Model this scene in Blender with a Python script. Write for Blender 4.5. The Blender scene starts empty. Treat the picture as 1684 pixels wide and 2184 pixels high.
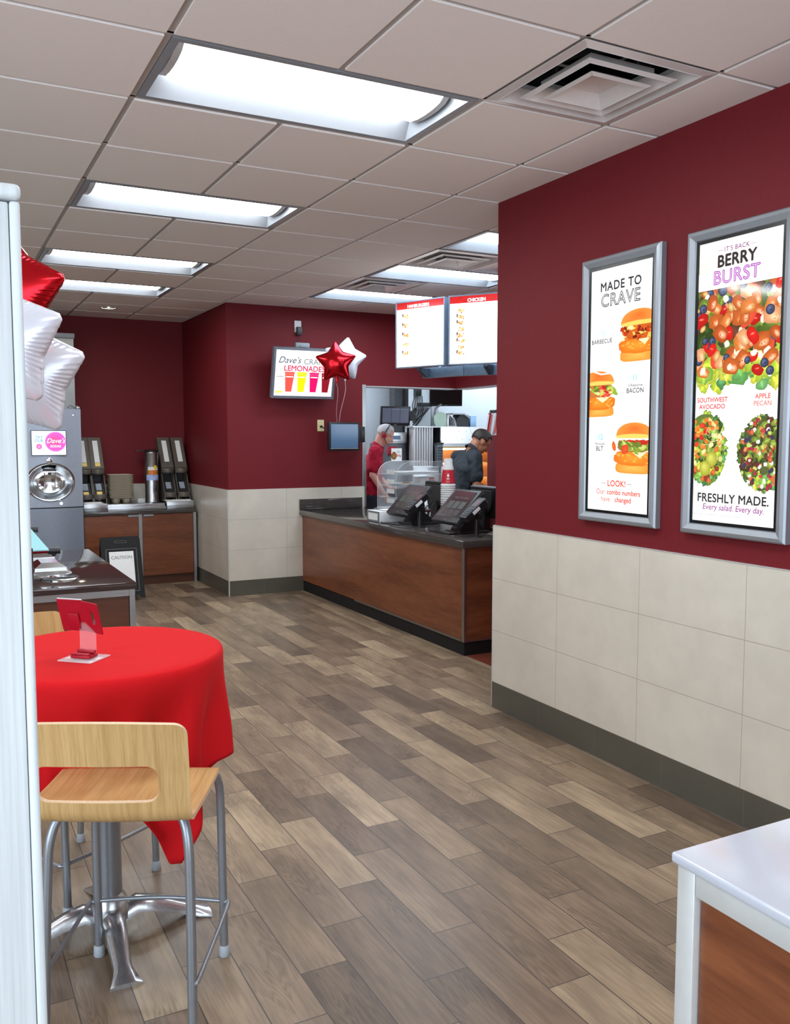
import bpy, bmesh, math, random
from mathutils import Vector, Matrix, noise as mnoise
S = bpy.context.scene
C = S.collection
R = math.radians
PI = math.pi

# ------------------------------------------------------------------ camera, world, exposure
cd = bpy.data.cameras.new('camera')
cam = bpy.data.objects.new('camera', cd)
C.objects.link(cam)
S.camera = cam
cd.sensor_fit = 'HORIZONTAL'
cd.sensor_width = 36.0
cd.lens = 36.0 * 1892.85 / 1684.0
cd.clip_start = 0.05
CAM = Vector((-0.7419, -3.0141, 1.567))
yaw, pitch = 0.4809, -0.0829
fwd = Vector((math.sin(yaw) * math.cos(pitch), math.cos(yaw) * math.cos(pitch), math.sin(pitch)))
right = Vector((math.cos(yaw), -math.sin(yaw), 0))
up = right.cross(fwd)
M = Matrix((right, up, -fwd)).transposed().to_4x4()
M.translation = CAM
cam.matrix_world = M

LAMP = 17.0            # ceiling fixture lenses
DAY = 4.8              # daylight outside the storefront behind the camera
SIGN = 1.0            # backlit signs
w = bpy.data.worlds.new('world')
S.world = w
w.use_nodes = True
bg = w.node_tree.nodes['Background']
bg.inputs[0].default_value = (0.72, 0.86, 1.0, 1)
bg.inputs[1].default_value = DAY
S.view_settings.view_transform = 'Standard'
S.view_settings.look = 'None'
S.view_settings.gamma = 1
S.view_settings.use_curve_mapping = False
S.view_settings.exposure = 0.32
S.cycles.max_bounces = 10
S.cycles.diffuse_bounces = 6
S.cycles.glossy_bounces = 4
S.cycles.transmission_bounces = 6
S.cycles.caustics_reflective = False
S.cycles.caustics_refractive = False
S.cycles.sample_clamp_indirect = 6.0
S.cycles.use_denoising = True
# a portal in the storefront opening only guides the sampling of the daylight
pl = bpy.data.lights.new('daylight_portal', 'AREA')
pl.shape = 'RECTANGLE'
pl.size, pl.size_y = 7.0, 2.3
pl.cycles.is_portal = True
po = bpy.data.objects.new('daylight_portal', pl)
po.location = (0.6, -5.95, 1.55)
po.rotation_euler = (R(90), 0, 0)
C.objects.link(po)
pl2 = pl.copy()
pl2.size = 5.0
po2 = bpy.data.objects.new('daylight_portal', pl2)
po2.location = (-3.55, -3.5, 1.55)
po2.rotation_euler = (R(90), 0, R(-90))
C.objects.link(po2)

# ------------------------------------------------------------------ material helpers
def srgb(r, g, b):
    f = lambda c: (c / 255 / 12.92) if c <= 10 else ((c / 255 + 0.055) / 1.055) ** 2.4
    return (f(r), f(g), f(b), 1.0)

class NT:
    def __init__(s, name):
        s.m = bpy.data.materials.new(name)
        s.m.use_nodes = True
        s.t = s.m.node_tree
        s.b = s.t.nodes['Principled BSDF']
    def n(s, typ, **kw):
        x = s.t.nodes.new(typ)
        for k, v in kw.items():
            setattr(x, k, v)
        return x
    def link(s, a, b):
        s.t.links.new(a, b)
    def put(s, sock, v):
        if isinstance(v, bpy.types.NodeSocket):
            s.link(v, sock)
        else:
            sock.default_value = v
    def math(s, op, a, b=0.0, c=0.0):
        x = s.n('ShaderNodeMath', operation=op)
        s.put(x.inputs[0], a); s.put(x.inputs[1], b); s.put(x.inputs[2], c)
        return x.outputs[0]
    def coords(s, kind='Object'):
        return s.n('ShaderNodeTexCoord').outputs[kind]
    def xyz(s, v):
        x = s.n('ShaderNodeSeparateXYZ'); s.link(v, x.inputs[0])
        return x.outputs
    def comb(s, x, y, z):
        c = s.n('ShaderNodeCombineXYZ')
        for i, v in enumerate((x, y, z)):
            s.put(c.inputs[i], v)
        return c.outputs[0]
    def noise(s, vec, scale=5, detail=2, rough=.5, dist=0):
        x = s.n('ShaderNodeTexNoise')
        s.link(vec, x.inputs['Vector'])
        x.inputs['Scale'].default_value = scale; x.inputs['Detail'].default_value = detail
        x.inputs['Roughness'].default_value = rough; x.inputs['Distortion'].default_value = dist
        return x.outputs['Fac']
    def mapping(s, vec, scale=(1, 1, 1), loc=(0, 0, 0), rot=(0, 0, 0)):
        x = s.n('ShaderNodeMapping')
        s.link(vec, x.inputs['Vector'])
        x.inputs['Scale'].default_value = scale; x.inputs['Location'].default_value = loc
        x.inputs['Rotation'].default_value = rot
        return x.outputs[0]
    def ramp(s, fac, stops):
        x = s.n('ShaderNodeValToRGB')
        e = x.color_ramp.elements
        while len(e) < len(stops):
            e.new(0.5)
        for i, (p, c) in enumerate(stops):
            e[i].position = p; e[i].color = c
        s.link(fac, x.inputs[0])
        return x.outputs[0]
    def mix(s, fac, a, b, mode='MIX'):
        x = s.n('ShaderNodeMix', data_type='RGBA', blend_type=mode)
        s.put(x.inputs[0], fac); s.put(x.inputs[6], a); s.put(x.inputs[7], b)
        return x.outputs[2]
    def bump(s, h, strength=.2, dist=.002):
        x = s.n('ShaderNodeBump')
        x.inputs['Strength'].default_value = strength; x.inputs['Distance'].default_value = dist
        s.link(h, x.inputs['Height'])
        s.link(x.outputs[0], s.b.inputs['Normal'])
    def set(s, color=None, rough=None, metal=None, spec=None):
        if color is not None: s.put(s.b.inputs['Base Color'], color)
        if rough is not None: s.put(s.b.inputs['Roughness'], rough)
        if metal is not None: s.put(s.b.inputs['Metallic'], metal)
        if spec is not None: s.put(s.b.inputs['Specular IOR Level'], spec)
        return s.m

def plain(name, col, rough=.5, metal=0, spec=.5, var=.08, scale=30, bump=0):
    """a material of one colour with a slight procedural mottling"""
    t = NT(name)
    f = t.noise(t.coords(), scale, 3)
    d = tuple(c * (1 - var) for c in col[:3]) + (1,)
    l = tuple(min(1, c * (1 + var)) for c in col[:3]) + (1,)
    t.set(t.ramp(f, [(.3, d), (.7, l)]), rough, metal, spec)
    if bump: t.bump(f, bump)
    return t.m

def emit(name, col, strength, base=(.8, .8, .8, 1), rough=.3):
    t = NT(name)
    t.set(base, rough)
    t.b.inputs['Emission Color'].default_value = col
    t.b.inputs['Emission Strength'].default_value = strength
    return t.m

def printed(name, strength, rough=.12, spec=.5):
    """a backlit or lit print: colours come from the 'Col' attribute of the mesh"""
    t = NT(name)
    a = t.n('ShaderNodeVertexColor', layer_name='Col')
    t.set(t.mix(1.0, a.outputs[0], (.2, .2, .2, 1), 'MULTIPLY') if strength > 0 else a.outputs[0], rough, 0, spec)
    t.link(a.outputs[0], t.b.inputs['Emission Color'])
    t.b.inputs['Emission Strength'].default_value = strength
    return t.m

def acrylic(name, col, alpha=.25, rough=.03):
    t = NT(name)
    t.set(col, rough, 0, .6)
    t.b.inputs['Alpha'].default_value = alpha
    return t.m

def brushed(name, col, rough=.3, stretch=(1, 1, 60), metal=1.0):
    t = NT(name)
    f = t.noise(t.mapping(t.coords(), stretch), 12, 3)
    d = tuple(c * .82 for c in col[:3]) + (1,)
    t.set(t.ramp(f, [(.3, d), (.7, col)]), t.math('ADD', t.math('MULTIPLY', f, .12), rough - .06), metal)
    return t.m

def grain(name, cols, axis='X', scale=6, stretch=14, rough=.35, fine=60):
    """veneer with the grain running along one object axis"""
    t = NT(name)
    sc = [stretch, stretch, stretch]
    for a_ in axis: sc['XYZ'.index(a_)] = 1.0
    o = t.coords()
    a = t.noise(t.mapping(o, tuple(sc)), scale * .35, 4, .6, .6)
    b = t.noise(t.mapping(o, tuple(q * 2.5 for q in sc)), scale, 3, .6)
    f = t.math('ADD', t.math('MULTIPLY', a, .65), t.math('MULTIPLY', b, .35))
    t.set(t.ramp(f, [(.3, cols[0]), (.5, cols[1]), (.7, cols[2])]), rough)
    return t.m

# ------------------------------------------------------------------ mesh helpers
class MB:
    def __init__(s):
        s.bm = bmesh.new()
    def face(s, pts):
        vs = [s.bm.verts.new(p) for p in pts]
        return s.bm.faces.new(vs)
    def box(s, x0, x1, y0, y1, z0, z1, bev=0, seg=2, m=None):
        b = bmesh.new()
        v = [b.verts.new((x, y, z)) for x in (x0, x1) for y in (y0, y1) for z in (z0, z1)]
        for q in ((0, 1, 3, 2), (4, 6, 7, 5), (0, 4, 5, 1), (2, 3, 7, 6), (0, 2, 6, 4), (1, 5, 7, 3)):
            b.faces.new([v[i] for i in q])
        bmesh.ops.recalc_face_normals(b, faces=b.faces)
        if bev:
            bmesh.ops.bevel(b, geom=list(b.edges), offset=bev, segments=seg, profile=.5, affect='EDGES')
        if m is not None:
            bmesh.ops.transform(b, matrix=m, verts=b.verts)
        s._merge(b)
        return s
    def _merge(s, b):
        me = bpy.data.meshes.new('tmp')
        b.to_mesh(me); b.free()
        s.bm.from_mesh(me)
        bpy.data.meshes.remove(me)
    def tube(s, pts, r, seg=12, cap=True, closed=False):
        pts = [Vector(p) for p in pts]
        n = len(pts)
        rs = r if isinstance(r, (list, tuple)) else [r] * n
        T = []
        for i in range(n):
            if closed:
                t = pts[(i + 1) % n] - pts[i - 1]
            else:
                t = pts[min(i + 1, n - 1)] - pts[max(i - 1, 0)]
            T.append(t.normalized())
        a = T[0].orthogonal().normalized()
        rings = []
        for i in range(n):
            a = (a - T[i] * a.dot(T[i])).normalized()
            b = T[i].cross(a)
            rings.append([s.bm.verts.new(pts[i] + (a * math.cos(2 * PI * k / seg) + b * math.sin(2 * PI * k / seg)) * rs[i]) for k in range(seg)])
        for i in range(n if closed else n - 1):
            A, B = rings[i], rings[(i + 1) % n]
            for k in range(seg):
                s.bm.faces.new((A[k], A[(k + 1) % seg], B[(k + 1) % seg], B[k]))
        if cap and not closed:
            s.bm.faces.new(rings[0][::-1]); s.bm.faces.new(rings[-1])
        return s
    def cyl(s, p0, p1, r, r1=None, seg=20):
        return s.tube([p0, p1], [r, r if r1 is None else r1], seg)
    def lathe(s, prof, c=(0, 0, 0), seg=28, m=None, close=False):
        c = Vector(c); rings = []
        for r, z in prof:
            if r < 1e-6:
                p = Vector((0, 0, z)); rings.append([s.bm.verts.new((m @ p if m else p) + c)])
            else:
                ring = []
                for k in range(seg):
                    p = Vector((r * math.cos(2 * PI * k / seg), r * math.sin(2 * PI * k / seg), z))
                    ring.append(s.bm.verts.new((m @ p if m else p) + c))
                rings.append(ring)
        if close: rings.append(rings[0])
        for A, B in zip(rings, rings[1:]):
            if len(A) == 1 and len(B) == 1: continue
            for k in range(seg):
                k2 = (k + 1) % seg
                if len(A) == 1: s.bm.faces.new((A[0], B[k2], B[k]))
                elif len(B) == 1: s.bm.faces.new((A[k], A[k2], B[0]))
                else: s.bm.faces.new((A[k], A[k2], B[k2], B[k]))
        return s
    def prism(s, poly, fn, d0, d1):
        """extrude a 2D polygon; fn(u, v, d) gives the 3D point"""
        A = [s.bm.verts.new(fn(u, v, d0)) for u, v in poly]
        B = [s.bm.verts.new(fn(u, v, d1)) for u, v in poly]
        s.bm.faces.new(A[::-1]); s.bm.faces.new(B)
        n = len(poly)
        for i in range(n):
            s.bm.faces.new((A[i], A[(i + 1) % n], B[(i + 1) % n], B[i]))
        return s
    def ring(s, outer, inner, fn, d0, d1):
        """a plate between two loops of equal length"""
        n = len(outer)
        L = [[s.bm.verts.new(fn(u, v, d)) for u, v in lp] for lp in (outer, inner) for d in (d0, d1)]
        oa, ob, ia, ib = L
        for i in range(n):
            j = (i + 1) % n
            s.bm.faces.new((oa[i], oa[j], ob[j], ob[i])); s.bm.faces.new((ia[j], ia[i], ib[i], ib[j]))
            s.bm.faces.new((ob[i], ob[j], ib[j], ib[i])); s.bm.faces.new((oa[j], oa[i], ia[i], ia[j]))
        return s
    def ball(s, c, r, seg=16, rings=10, m=None):
        r = (r, r, r) if not isinstance(r, (tuple, list)) else r
        b = bmesh.new()
        bmesh.ops.create_uvsphere(b, u_segments=seg, v_segments=rings, radius=1)
        mm = Matrix.Diagonal((*r, 1))
        mm = (m.to_4x4() @ mm) if m is not None else mm
        bmesh.ops.transform(b, matrix=Matrix.Translation(c) @ mm, verts=b.verts)
        s._merge(b)
        return s
    def grid(s, nu, nv, fn, closed_u=False):
        V = [[s.bm.verts.new(fn(i / nu, j / nv)) for j in range(nv + 1)] for i in range(nu if closed_u else nu + 1)]
        for i in range(nu):
            for j in range(nv):
                a, b = V[i], V[(i + 1) % len(V)]
                s.bm.faces.new((a[j], b[j], b[j + 1], a[j + 1]))
        return s

def rrect(w, h, r, n=6, cx=0, cy=0):
    P = []
    for k, (sx, sy) in enumerate(((1, 1), (-1, 1), (-1, -1), (1, -1))):
        for i in range(n + 1):
            a = PI / 2 * (k + i / n)
            P.append((cx + sx * (w / 2 - r) + r * math.cos(a), cy + sy * (h / 2 - r) + r * math.sin(a)))
    return P

WM = {}
def obj(name, mb, mat, parent=None, smooth=True, world=False, mods=(), kind=None, angle=38, label=None, recalc=True):
    bm = mb.bm if isinstance(mb, MB) else mb
    if world and parent is not None:
        bmesh.ops.transform(bm, matrix=WM[parent.name].inverted(), verts=bm.verts)
    if recalc:
        bmesh.ops.recalc_face_normals(bm, faces=bm.faces)
    me = bpy.data.meshes.new(name)
    bm.to_mesh(me); bm.free()
    if smooth:
        me.shade_smooth()
        me.set_sharp_from_angle(angle=R(angle))
    for m in (mat if isinstance(mat, (list, tuple)) else [mat]):
        me.materials.append(m)
    o = bpy.data.objects.new(name, me)
    C.objects.link(o)
    if parent is not None:
        o.parent = parent
        WM[o.name] = WM[parent.name].copy()
    else:
        WM[o.name] = Matrix.Identity(4)
    for typ, kw in mods:
        md = o.modifiers.new(typ.lower(), typ)
        for k, v in kw.items(): setattr(md, k, v)
    if kind: o['kind'] = kind
    if label: o['label'] = label
    return o

def struct(name, mb, mat, parent=None, **kw):
    kw.setdefault('smooth', False)
    o = obj(name, mb, mat, parent, **kw)
    if parent is None: o['kind'] = 'structure'
    return o

def tag(o, label, cat, group=None):
    o['label'] = label; o['category'] = cat
    if group: o['group'] = group
    return o

def thing(name, label, cat, loc=(0, 0, 0), rotz=0, group=None, rot=None):
    o = bpy.data.objects.new(name, None)
    o.empty_display_size = .05
    C.objects.link(o)
    o.location = loc
    o.rotation_euler = rot or (0, 0, rotz)
    WM[o.name] = Matrix.Translation(loc) @ o.rotation_euler.to_matrix().to_4x4()
    return tag(o, label, cat, group)

def dup(root, loc, rotz=None, label=None, group=None):
    r = root.copy(); C.objects.link(r); r.location = loc
    if rotz is not None: r.rotation_euler = (0, 0, rotz)
    if label: r['label'] = label
    if group: r['group'] = group
    WM[r.name] = Matrix.Translation(loc) @ r.rotation_euler.to_matrix().to_4x4()
    for ch in list(root.children):
        c = ch.copy(); C.objects.link(c); c.parent = r
        for g in list(ch.children):
            d = g.copy(); C.objects.link(d); d.parent = c
    return r

def bake(o):
    """turn the modifiers of a mesh into plain mesh data"""
    dg = bpy.context.evaluated_depsgraph_get()
    dg.update()
    me = bpy.data.meshes.new_from_object(o.evaluated_get(dg))
    o.modifiers.clear()
    me.name = o.data.name
    o.data = me
    return o

# ------------------------------------------------------------------ printed pictures and lettering
def text_polys(body, size, offset=0.0, shear=0.0, spacing=1.0):
    cu = bpy.data.curves.new('t', 'FONT')
    cu.body = body; cu.size = size; cu.offset = offset * size; cu.shear = shear
    cu.align_x = 'CENTER'; cu.align_y = 'CENTER'; cu.space_character = spacing
    cu.resolution_u = 4
    o = bpy.data.objects.new('t', cu)
    C.objects.link(o)
    dg = bpy.context.evaluated_depsgraph_get(); dg.update()
    me = bpy.data.meshes.new_from_object(o.evaluated_get(dg))
    P = [[tuple(me.vertices[i].co[:2]) for i in p.vertices] for p in me.polygons]
    bpy.data.objects.remove(o); bpy.data.curves.remove(cu); bpy.data.meshes.remove(me)
    return P

class Print:
    """flat coloured shapes lying on a panel: local x to the right, z up, y away from the viewer"""
    def __init__(s, W=None, H=None, rng=0):
        s.F = []; s.W, s.H = W, H; s.L = 0; s.rng = random.Random(rng)
    def up(s):
        s.L += 1; return s
    def poly(s, pts, col):
        s.F.append((pts, [col] * len(pts), s.L)); return s
    def rect(s, x0, x1, y0, y1, col, col2=None):
        c2 = col2 or col
        s.F.append(([(x0, y0), (x1, y0), (x1, y1), (x0, y1)], [col, col, c2, c2], s.L)); return s
    def fan(s, c, rim, c0, c1):
        n = len(rim)
        for i in range(n):
            s.F.append(([c, rim[i], rim[(i + 1) % n]], [c0, c1, c1], s.L))
        return s
    def blob(s, cx, cy, rx, ry, c0, c1, rot=0, rag=.1, n=14, power=1.0, hi=(0, 0)):
        s.up()
        rim = []
        for k in range(n):
            a = 2 * PI * k / n
            q = 1 + s.rng.uniform(-rag, rag)
            ca, sa = math.cos(a), math.sin(a)
            u = rx * q * math.copysign(abs(ca) ** power, ca); v = ry * q * math.copysign(abs(sa) ** power, sa)
            rim.append((cx + u * math.cos(rot) - v * math.sin(rot), cy + u * math.sin(rot) + v * math.cos(rot)))
        return s.fan((cx + hi[0] * rx, cy + hi[1] * ry), rim, c0, c1)
    def text(s, body, x, y, size, col, offset=0.0, shear=0.0, spacing=1.0, sx=1.0):
        s.up()
        q = max(0.0, offset) * size * .8        # heavier strokes: the glyphs repeated a hair apart
        sh = [(0, 0)] if q == 0 else [(-q, 0), (q, 0), (0, q), (0, -q), (-q * .7, -q * .7), (q * .7, q * .7)]
        P = text_polys(body, size, min(offset, 0), shear, spacing)
        for i, (dx, dy) in enumerate(sh):
            if i: s.up()
            for p in P:
                s.F.append(([(x + u * sx + dx, y + v + dy) for u, v in p], [col] * len(p), s.L))
        return s
    def build(s, name, mat, parent, y=0.0, dl=.0000015, clip=None, m=None):
        me = bpy.data.meshes.new(name)
        V, Fa, Co = [], [], []
        for pts, cols, L in s.F:
            idx = []
            for (u, v) in pts:
                if clip:
                    u = min(max(u, clip[0]), clip[1]); v = min(max(v, clip[2]), clip[3])
                idx.append(len(V)); p = Vector((u, y - dl * (L + 1), v)); V.append(m @ p if m else p)
            Fa.append(idx); Co.append(cols)
        me.from_pydata(V, [], Fa)
        a = me.color_attributes.new('Col', 'FLOAT_COLOR', 'CORNER')
        flat = []
        for cols in Co:
            for c in cols: flat += list(c)
        a.data.foreach_set('color', flat)
        me.materials.append(mat)
        o = bpy.data.objects.new(name, me)
        C.objects.link(o)
        o.parent = parent
        return o
# ------------------------------------------------------------------ materials
def mat_floor():
    t = NT('wood_look_floor_tile')
    p = t.xyz(t.coords()); X, Y = p[0], p[1]
    PX, PY = .1507, .5955
    gx = t.math('DIVIDE', t.math('SUBTRACT', X, .1607), PX)
    row = t.math('FLOOR', gx); fx = t.math('FRACT', gx)
    gy = t.math('DIVIDE', t.math('SUBTRACT', t.math('ADD', Y, .09), t.math('MULTIPLY', row, .2)), PY)
    col = t.math('FLOOR', gy); fy = t.math('FRACT', gy)
    wn = t.n('ShaderNodeTexWhiteNoise', noise_dimensions='2D')
    t.link(t.comb(row, col, 0), wn.inputs['Vector'])
    rnd = wn.outputs['Value']; rc = t.xyz(wn.outputs['Color'])
    lx = t.math('MULTIPLY', fx, PX); ly = t.math('MULTIPLY', fy, PY)
    ex = t.math('MULTIPLY', t.math('MINIMUM', fx, t.math('SUBTRACT', 1, fx)), PX)
    ey = t.math('MULTIPLY', t.math('MINIMUM', fy, t.math('SUBTRACT', 1, fy)), PY)
    grout = t.math('LESS_THAN', t.math('MINIMUM', ex, ey), .0017)
    # wood figure: straight grain plus looping cathedral grain on some planks
    ox = t.math('MULTIPLY', rc[0], 40.0); oy = t.math('MULTIPLY', rc[1], 40.0)
    v = t.comb(t.math('ADD', lx, ox), t.math('ADD', ly, oy), rc[2])
    warp = t.noise(t.mapping(v, (8, 1.1, 1)), 1.5, 2, .5)
    fine = t.noise(t.mapping(v, (95, 5, 1)), 1.0, 4, .65)
    broad = t.noise(t.mapping(v, (9, 2.4, 1)), 1.0, 3, .6)
    rings = t.math('SINE', t.math('ADD', t.math('MULTIPLY', warp, 130.0), t.math('MULTIPLY', fine, 2.5)))
    rings = t.math('MULTIPLY_ADD', rings, .5, .5)
    cath = t.math('MULTIPLY', t.math('GREATER_THAN', t.noise(t.mapping(v, (6, 2.2, 1)), 1.0, 1), .53), t.math('GREATER_THAN', rc[1], .3))
    base = t.ramp(rnd, [(0.0, srgb(108, 92, 76)), (.3, srgb(132, 113, 94)), (.6, srgb(147, 127, 105)), (.85, srgb(162, 142, 117)), (1.0, srgb(177, 157, 130))])
    c = t.mix(t.ramp(broad, [(.35, (0, 0, 0, 1)), (.68, (1, 1, 1, 1))]), t.mix(1.0, base, (.66, .64, .63, 1), 'MULTIPLY'), t.mix(1.0, base, (1.1, 1.08, 1.05, 1), 'MULTIPLY'))
    c = t.mix(t.math('MULTIPLY', t.ramp(fine, [(.42, (1, 1, 1, 1)), (.55, (0, 0, 0, 1))]), .38), c, t.mix(1.0, c, (.5, .47, .45, 1), 'MULTIPLY'))
    c = t.mix(t.math('MULTIPLY', t.math('MULTIPLY', cath, rings), .42), c, t.mix(1.0, c, (.45, .42, .4, 1), 'MULTIPLY'))
    c = t.mix(grout, c, srgb(62, 54, 50))
    # red quarry tile behind the counter
    q = t.math('MAXIMUM', t.math('MULTIPLY', t.math('GREATER_THAN', X, 2.63), t.math('GREATER_THAN', Y, 1.3)), t.math('MULTIPLY', t.math('GREATER_THAN', Y, 5.6), t.math('GREATER_THAN', X, 1.98)))
    qx = t.math('FRACT', t.math('DIVIDE', X, .1524)); qy = t.math('FRACT', t.math('DIVIDE', Y, .1524))
    qg = t.math('MAXIMUM', t.math('LESS_THAN', qx, .05), t.math('LESS_THAN', qy, .05))
    qc = t.mix(qg, srgb(112, 52, 38), srgb(70, 58, 52))
    t.set(t.mix(q, c, qc), t.math('ADD', t.math('MULTIPLY', fine, .12), .3), 0, .45)
    h = t.math('SUBTRACT', t.math('MULTIPLY', fine, .25), grout)
    t.bump(h, .25, .0015)
    return t.m

def mat_tile(name, axis, off, pitch, col, joint, zoff=.1524, zp=.3048, rough=.28, jw=.0016, var=.05):
    t = NT(name)
    p = t.xyz(t.coords())
    def line(v, o, pit):
        f = t.math('FRACT', t.math('DIVIDE', t.math('SUBTRACT', v, o - 50 * pit), pit))
        return t.math('MULTIPLY', t.math('MINIMUM', f, t.math('SUBTRACT', 1, f)), pit)
    d = line(p['XYZ'.index(axis)], off, pitch)
    if zp: d = t.math('MINIMUM', d, line(p[2], zoff, zp))
    g = t.math('LESS_THAN', d, jw)
    n = t.noise(t.coords(), 5, 5, .6)
    lo = tuple(c * (1 - var) for c in col[:3]) + (1,); hi = tuple(min(1, c * (1 + var)) for c in col[:3]) + (1,)
    t.set(t.mix(g, t.ramp(n, [(.35, lo), (.65, hi)]), joint), rough)
    return t.m

M_ = {}
M_['floor'] = mat_floor()
M_['red'] = plain('red_wall_paint', (.15, .0100, .0145, 1), .6, 0, .25, var=.05, scale=60)
M_['tileY'] = mat_tile('cream_wall_tile_side', 'Y', .04, .602, srgb(205, 197, 183), srgb(165, 154, 140))
M_['tileX'] = mat_tile('cream_wall_tile_back', 'X', 2.442, .61, srgb(205, 197, 183), srgb(165, 154, 140))
M_['baseY'] = mat_tile('grey_brown_base_tile_side', 'Y', -.128, .456, srgb(84, 80, 70), srgb(100, 97, 88), zp=None, rough=.4)
M_['baseX'] = mat_tile('grey_brown_base_tile_back', 'X', 2.2, .456, srgb(84, 80, 70), srgb(100, 97, 88), zp=None, rough=.4)
M_['ceil'] = plain('ceiling_panel', srgb(244, 236, 231), .9, var=.02, scale=200, bump=.05)
M_['tbar'] = plain('ceiling_grid', srgb(176, 168, 162), .5, var=.03)
M_['white_metal'] = plain('white_enamel', srgb(140, 144, 150), .35, var=.02)
M_['lens'] = emit('lamp_lens', (.93, .97, 1, 1), LAMP)
M_['lens_cool'] = emit('kitchen_lamp_lens', (.78, .9, 1, 1), LAMP)
M_['endcap'] = plain('lens_end_cap', srgb(205, 208, 210), .4, var=.02)
M_['steel'] = brushed('brushed_steel', (.56, .57, .58, 1), .3)
M_['steel_h'] = brushed('brushed_steel_across', (.56, .57, .58, 1), .3, (1, 60, 60))
M_['polished'] = plain('polished_steel', (.66, .67, .68, 1), .16, 1, var=.02)
M_['trim'] = brushed('aluminium_trim', (.42, .41, .40, 1), .36)
M_['alu_bright'] = plain('bright_aluminium_trim', srgb(214, 216, 214), .32, .35, var=.03)
M_['frame'] = plain('satin_aluminium_frame', srgb(158, 164, 170), .38, .55, var=.02)
M_['silver'] = plain('silver_paint', srgb(150, 154, 160), .32, .6, var=.04)
M_['cast'] = plain('cast_aluminium', (.55, .55, .56, 1), .26, .85, var=.1, scale=90, bump=.15)
M_['black'] = plain('black_plastic', (.012, .012, .013, 1), .38, var=.1)
M_['black_matte'] = plain('matte_black_plastic', (.014, .013, .013, 1), .6, 0, .2, var=.1)
M_['bezel'] = plain('black_bezel', (.006, .006, .007, 1), .25, var=.1)
M_['charcoal'] = plain('charcoal_plastic', (.03, .03, .032, 1), .42, var=.1)
M_['gun'] = plain('grey_brown_plastic', srgb(92, 84, 76), .45, var=.06)
M_['dark_pocket'] = plain('dark_plastic', (.02, .019, .018, 1), .5)
M_['quartz'] = None
t = NT('dark_quartz'); n_ = t.noise(t.coords(), 220, 3, .7)
t.set(t.ramp(n_, [(.35, srgb(58, 53, 51)), (.6, srgb(74, 68, 65)), (.75, srgb(100, 94, 90))]), .09, 0, .55); M_['quartz'] = t.m
t = NT('dark_quartz_brown'); n_ = t.noise(t.coords(), 260, 3, .7)
t.set(t.ramp(n_, [(.35, srgb(50, 38, 36)), (.65, srgb(66, 52, 50)), (.78, srgb(92, 78, 74))]), .07, 0, .55); M_['quartz_b'] = t.m
M_['white_quartz'] = plain('white_quartz', srgb(188, 191, 200), .1, var=.015, scale=8)
M_['cherryY'] = grain('cherry_laminate_along', (srgb(88, 46, 28), srgb(118, 66, 40), srgb(140, 82, 50)), 'Y', 3, 9, .3)
M_['cherryX'] = grain('cherry_laminate_across', (srgb(84, 44, 28), srgb(114, 64, 40), srgb(136, 80, 50)), 'X', 3, 9, .3)
M_['cherryZ'] = grain('cherry_laminate_upright', (srgb(88, 48, 32), srgb(108, 60, 40), srgb(122, 72, 48)), 'Z', 3, 9, .32)
M_['cherry_dk'] = grain('dark_cherry_laminate', (srgb(66, 36, 24), srgb(84, 48, 32), srgb(96, 56, 38)), 'X', 3, 9, .32)
M_['maple'] = grain('maple_plywood', (srgb(168, 130, 78), srgb(196, 158, 104), srgb(214, 178, 124)), 'YZ', 7, 30, .33)
M_['ply_edge'] = plain('plywood_edge', srgb(214, 184, 148), .5, var=.12, scale=200)
t = NT('red_table_linen'); n_ = t.noise(t.mapping(t.coords(), (1, 1, 1)), 900, 2)
t.set(t.ramp(n_, [(.3, (.52, .008, .012, 1)), (.7, (.62, .014, .018, 1))]), .85, 0, .05)
t.b.inputs['Sheen Weight'].default_value = .08; t.b.inputs['Sheen Tint'].default_value = (1, .3, .25, 1)
t.bump(n_, .1, .0005); M_['linen'] = t.m
t = NT('whitewashed_laminate'); n_ = t.noise(t.mapping(t.coords(), (70, 70, 1.6)), 3, 4, .6)
t.set(t.ramp(n_, [(.3, srgb(186, 190, 190)), (.7, srgb(206, 210, 210))]), .45); M_['whitewash'] = t.m
M_['foil_red'] = plain('red_foil', (.62, .012, .02, 1), .17, .9, var=.06, scale=14)
M_['foil_white'] = plain('white_foil', srgb(214, 216, 226), .24, .25, var=.03, scale=14)
M_['ribbon'] = plain('pink_white_ribbon', srgb(232, 190, 190), .4)
M_['white_plastic'] = plain('white_plastic', srgb(222, 224, 224), .4, var=.03)
M_['white_paper'] = plain('white_paper', srgb(228, 228, 226), .7, var=.02)
M_['beige'] = plain('beige_plastic', srgb(222, 206, 158), .45)
M_['red_plastic'] = plain('red_plastic', (.36, .006, .018, 1), .4, 0, .25, var=.06)
M_['clear'] = acrylic('clear_acrylic', (.85, .88, .9, 1), .10)
M_['clear_edge'] = acrylic('clear_acrylic_edge', (.9, .93, .95, 1), .36)
M_['cyan_glass'] = acrylic('aqua_tinted_glass', (.45, .86, .92, 1), .82, .08)
M_['fountain'] = plain('grey_blue_paint', srgb(158, 165, 178), .33, .3, var=.03)
M_['fibre'] = plain('moulded_paper_fibre', srgb(172, 160, 138), .9, var=.1, scale=80, bump=.3)
M_['rubber'] = plain('grey_rubber', srgb(168, 174, 180), .5)
M_['kitchen_wall'] = plain('white_kitchen_panel', srgb(212, 222, 228), .4, var=.02)
M_['cable'] = plain('black_cable', (.01, .01, .011, 1), .5)
M_['skin_a'] = plain('light_skin', srgb(214, 158, 138), .5, var=.06, scale=25)
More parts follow.
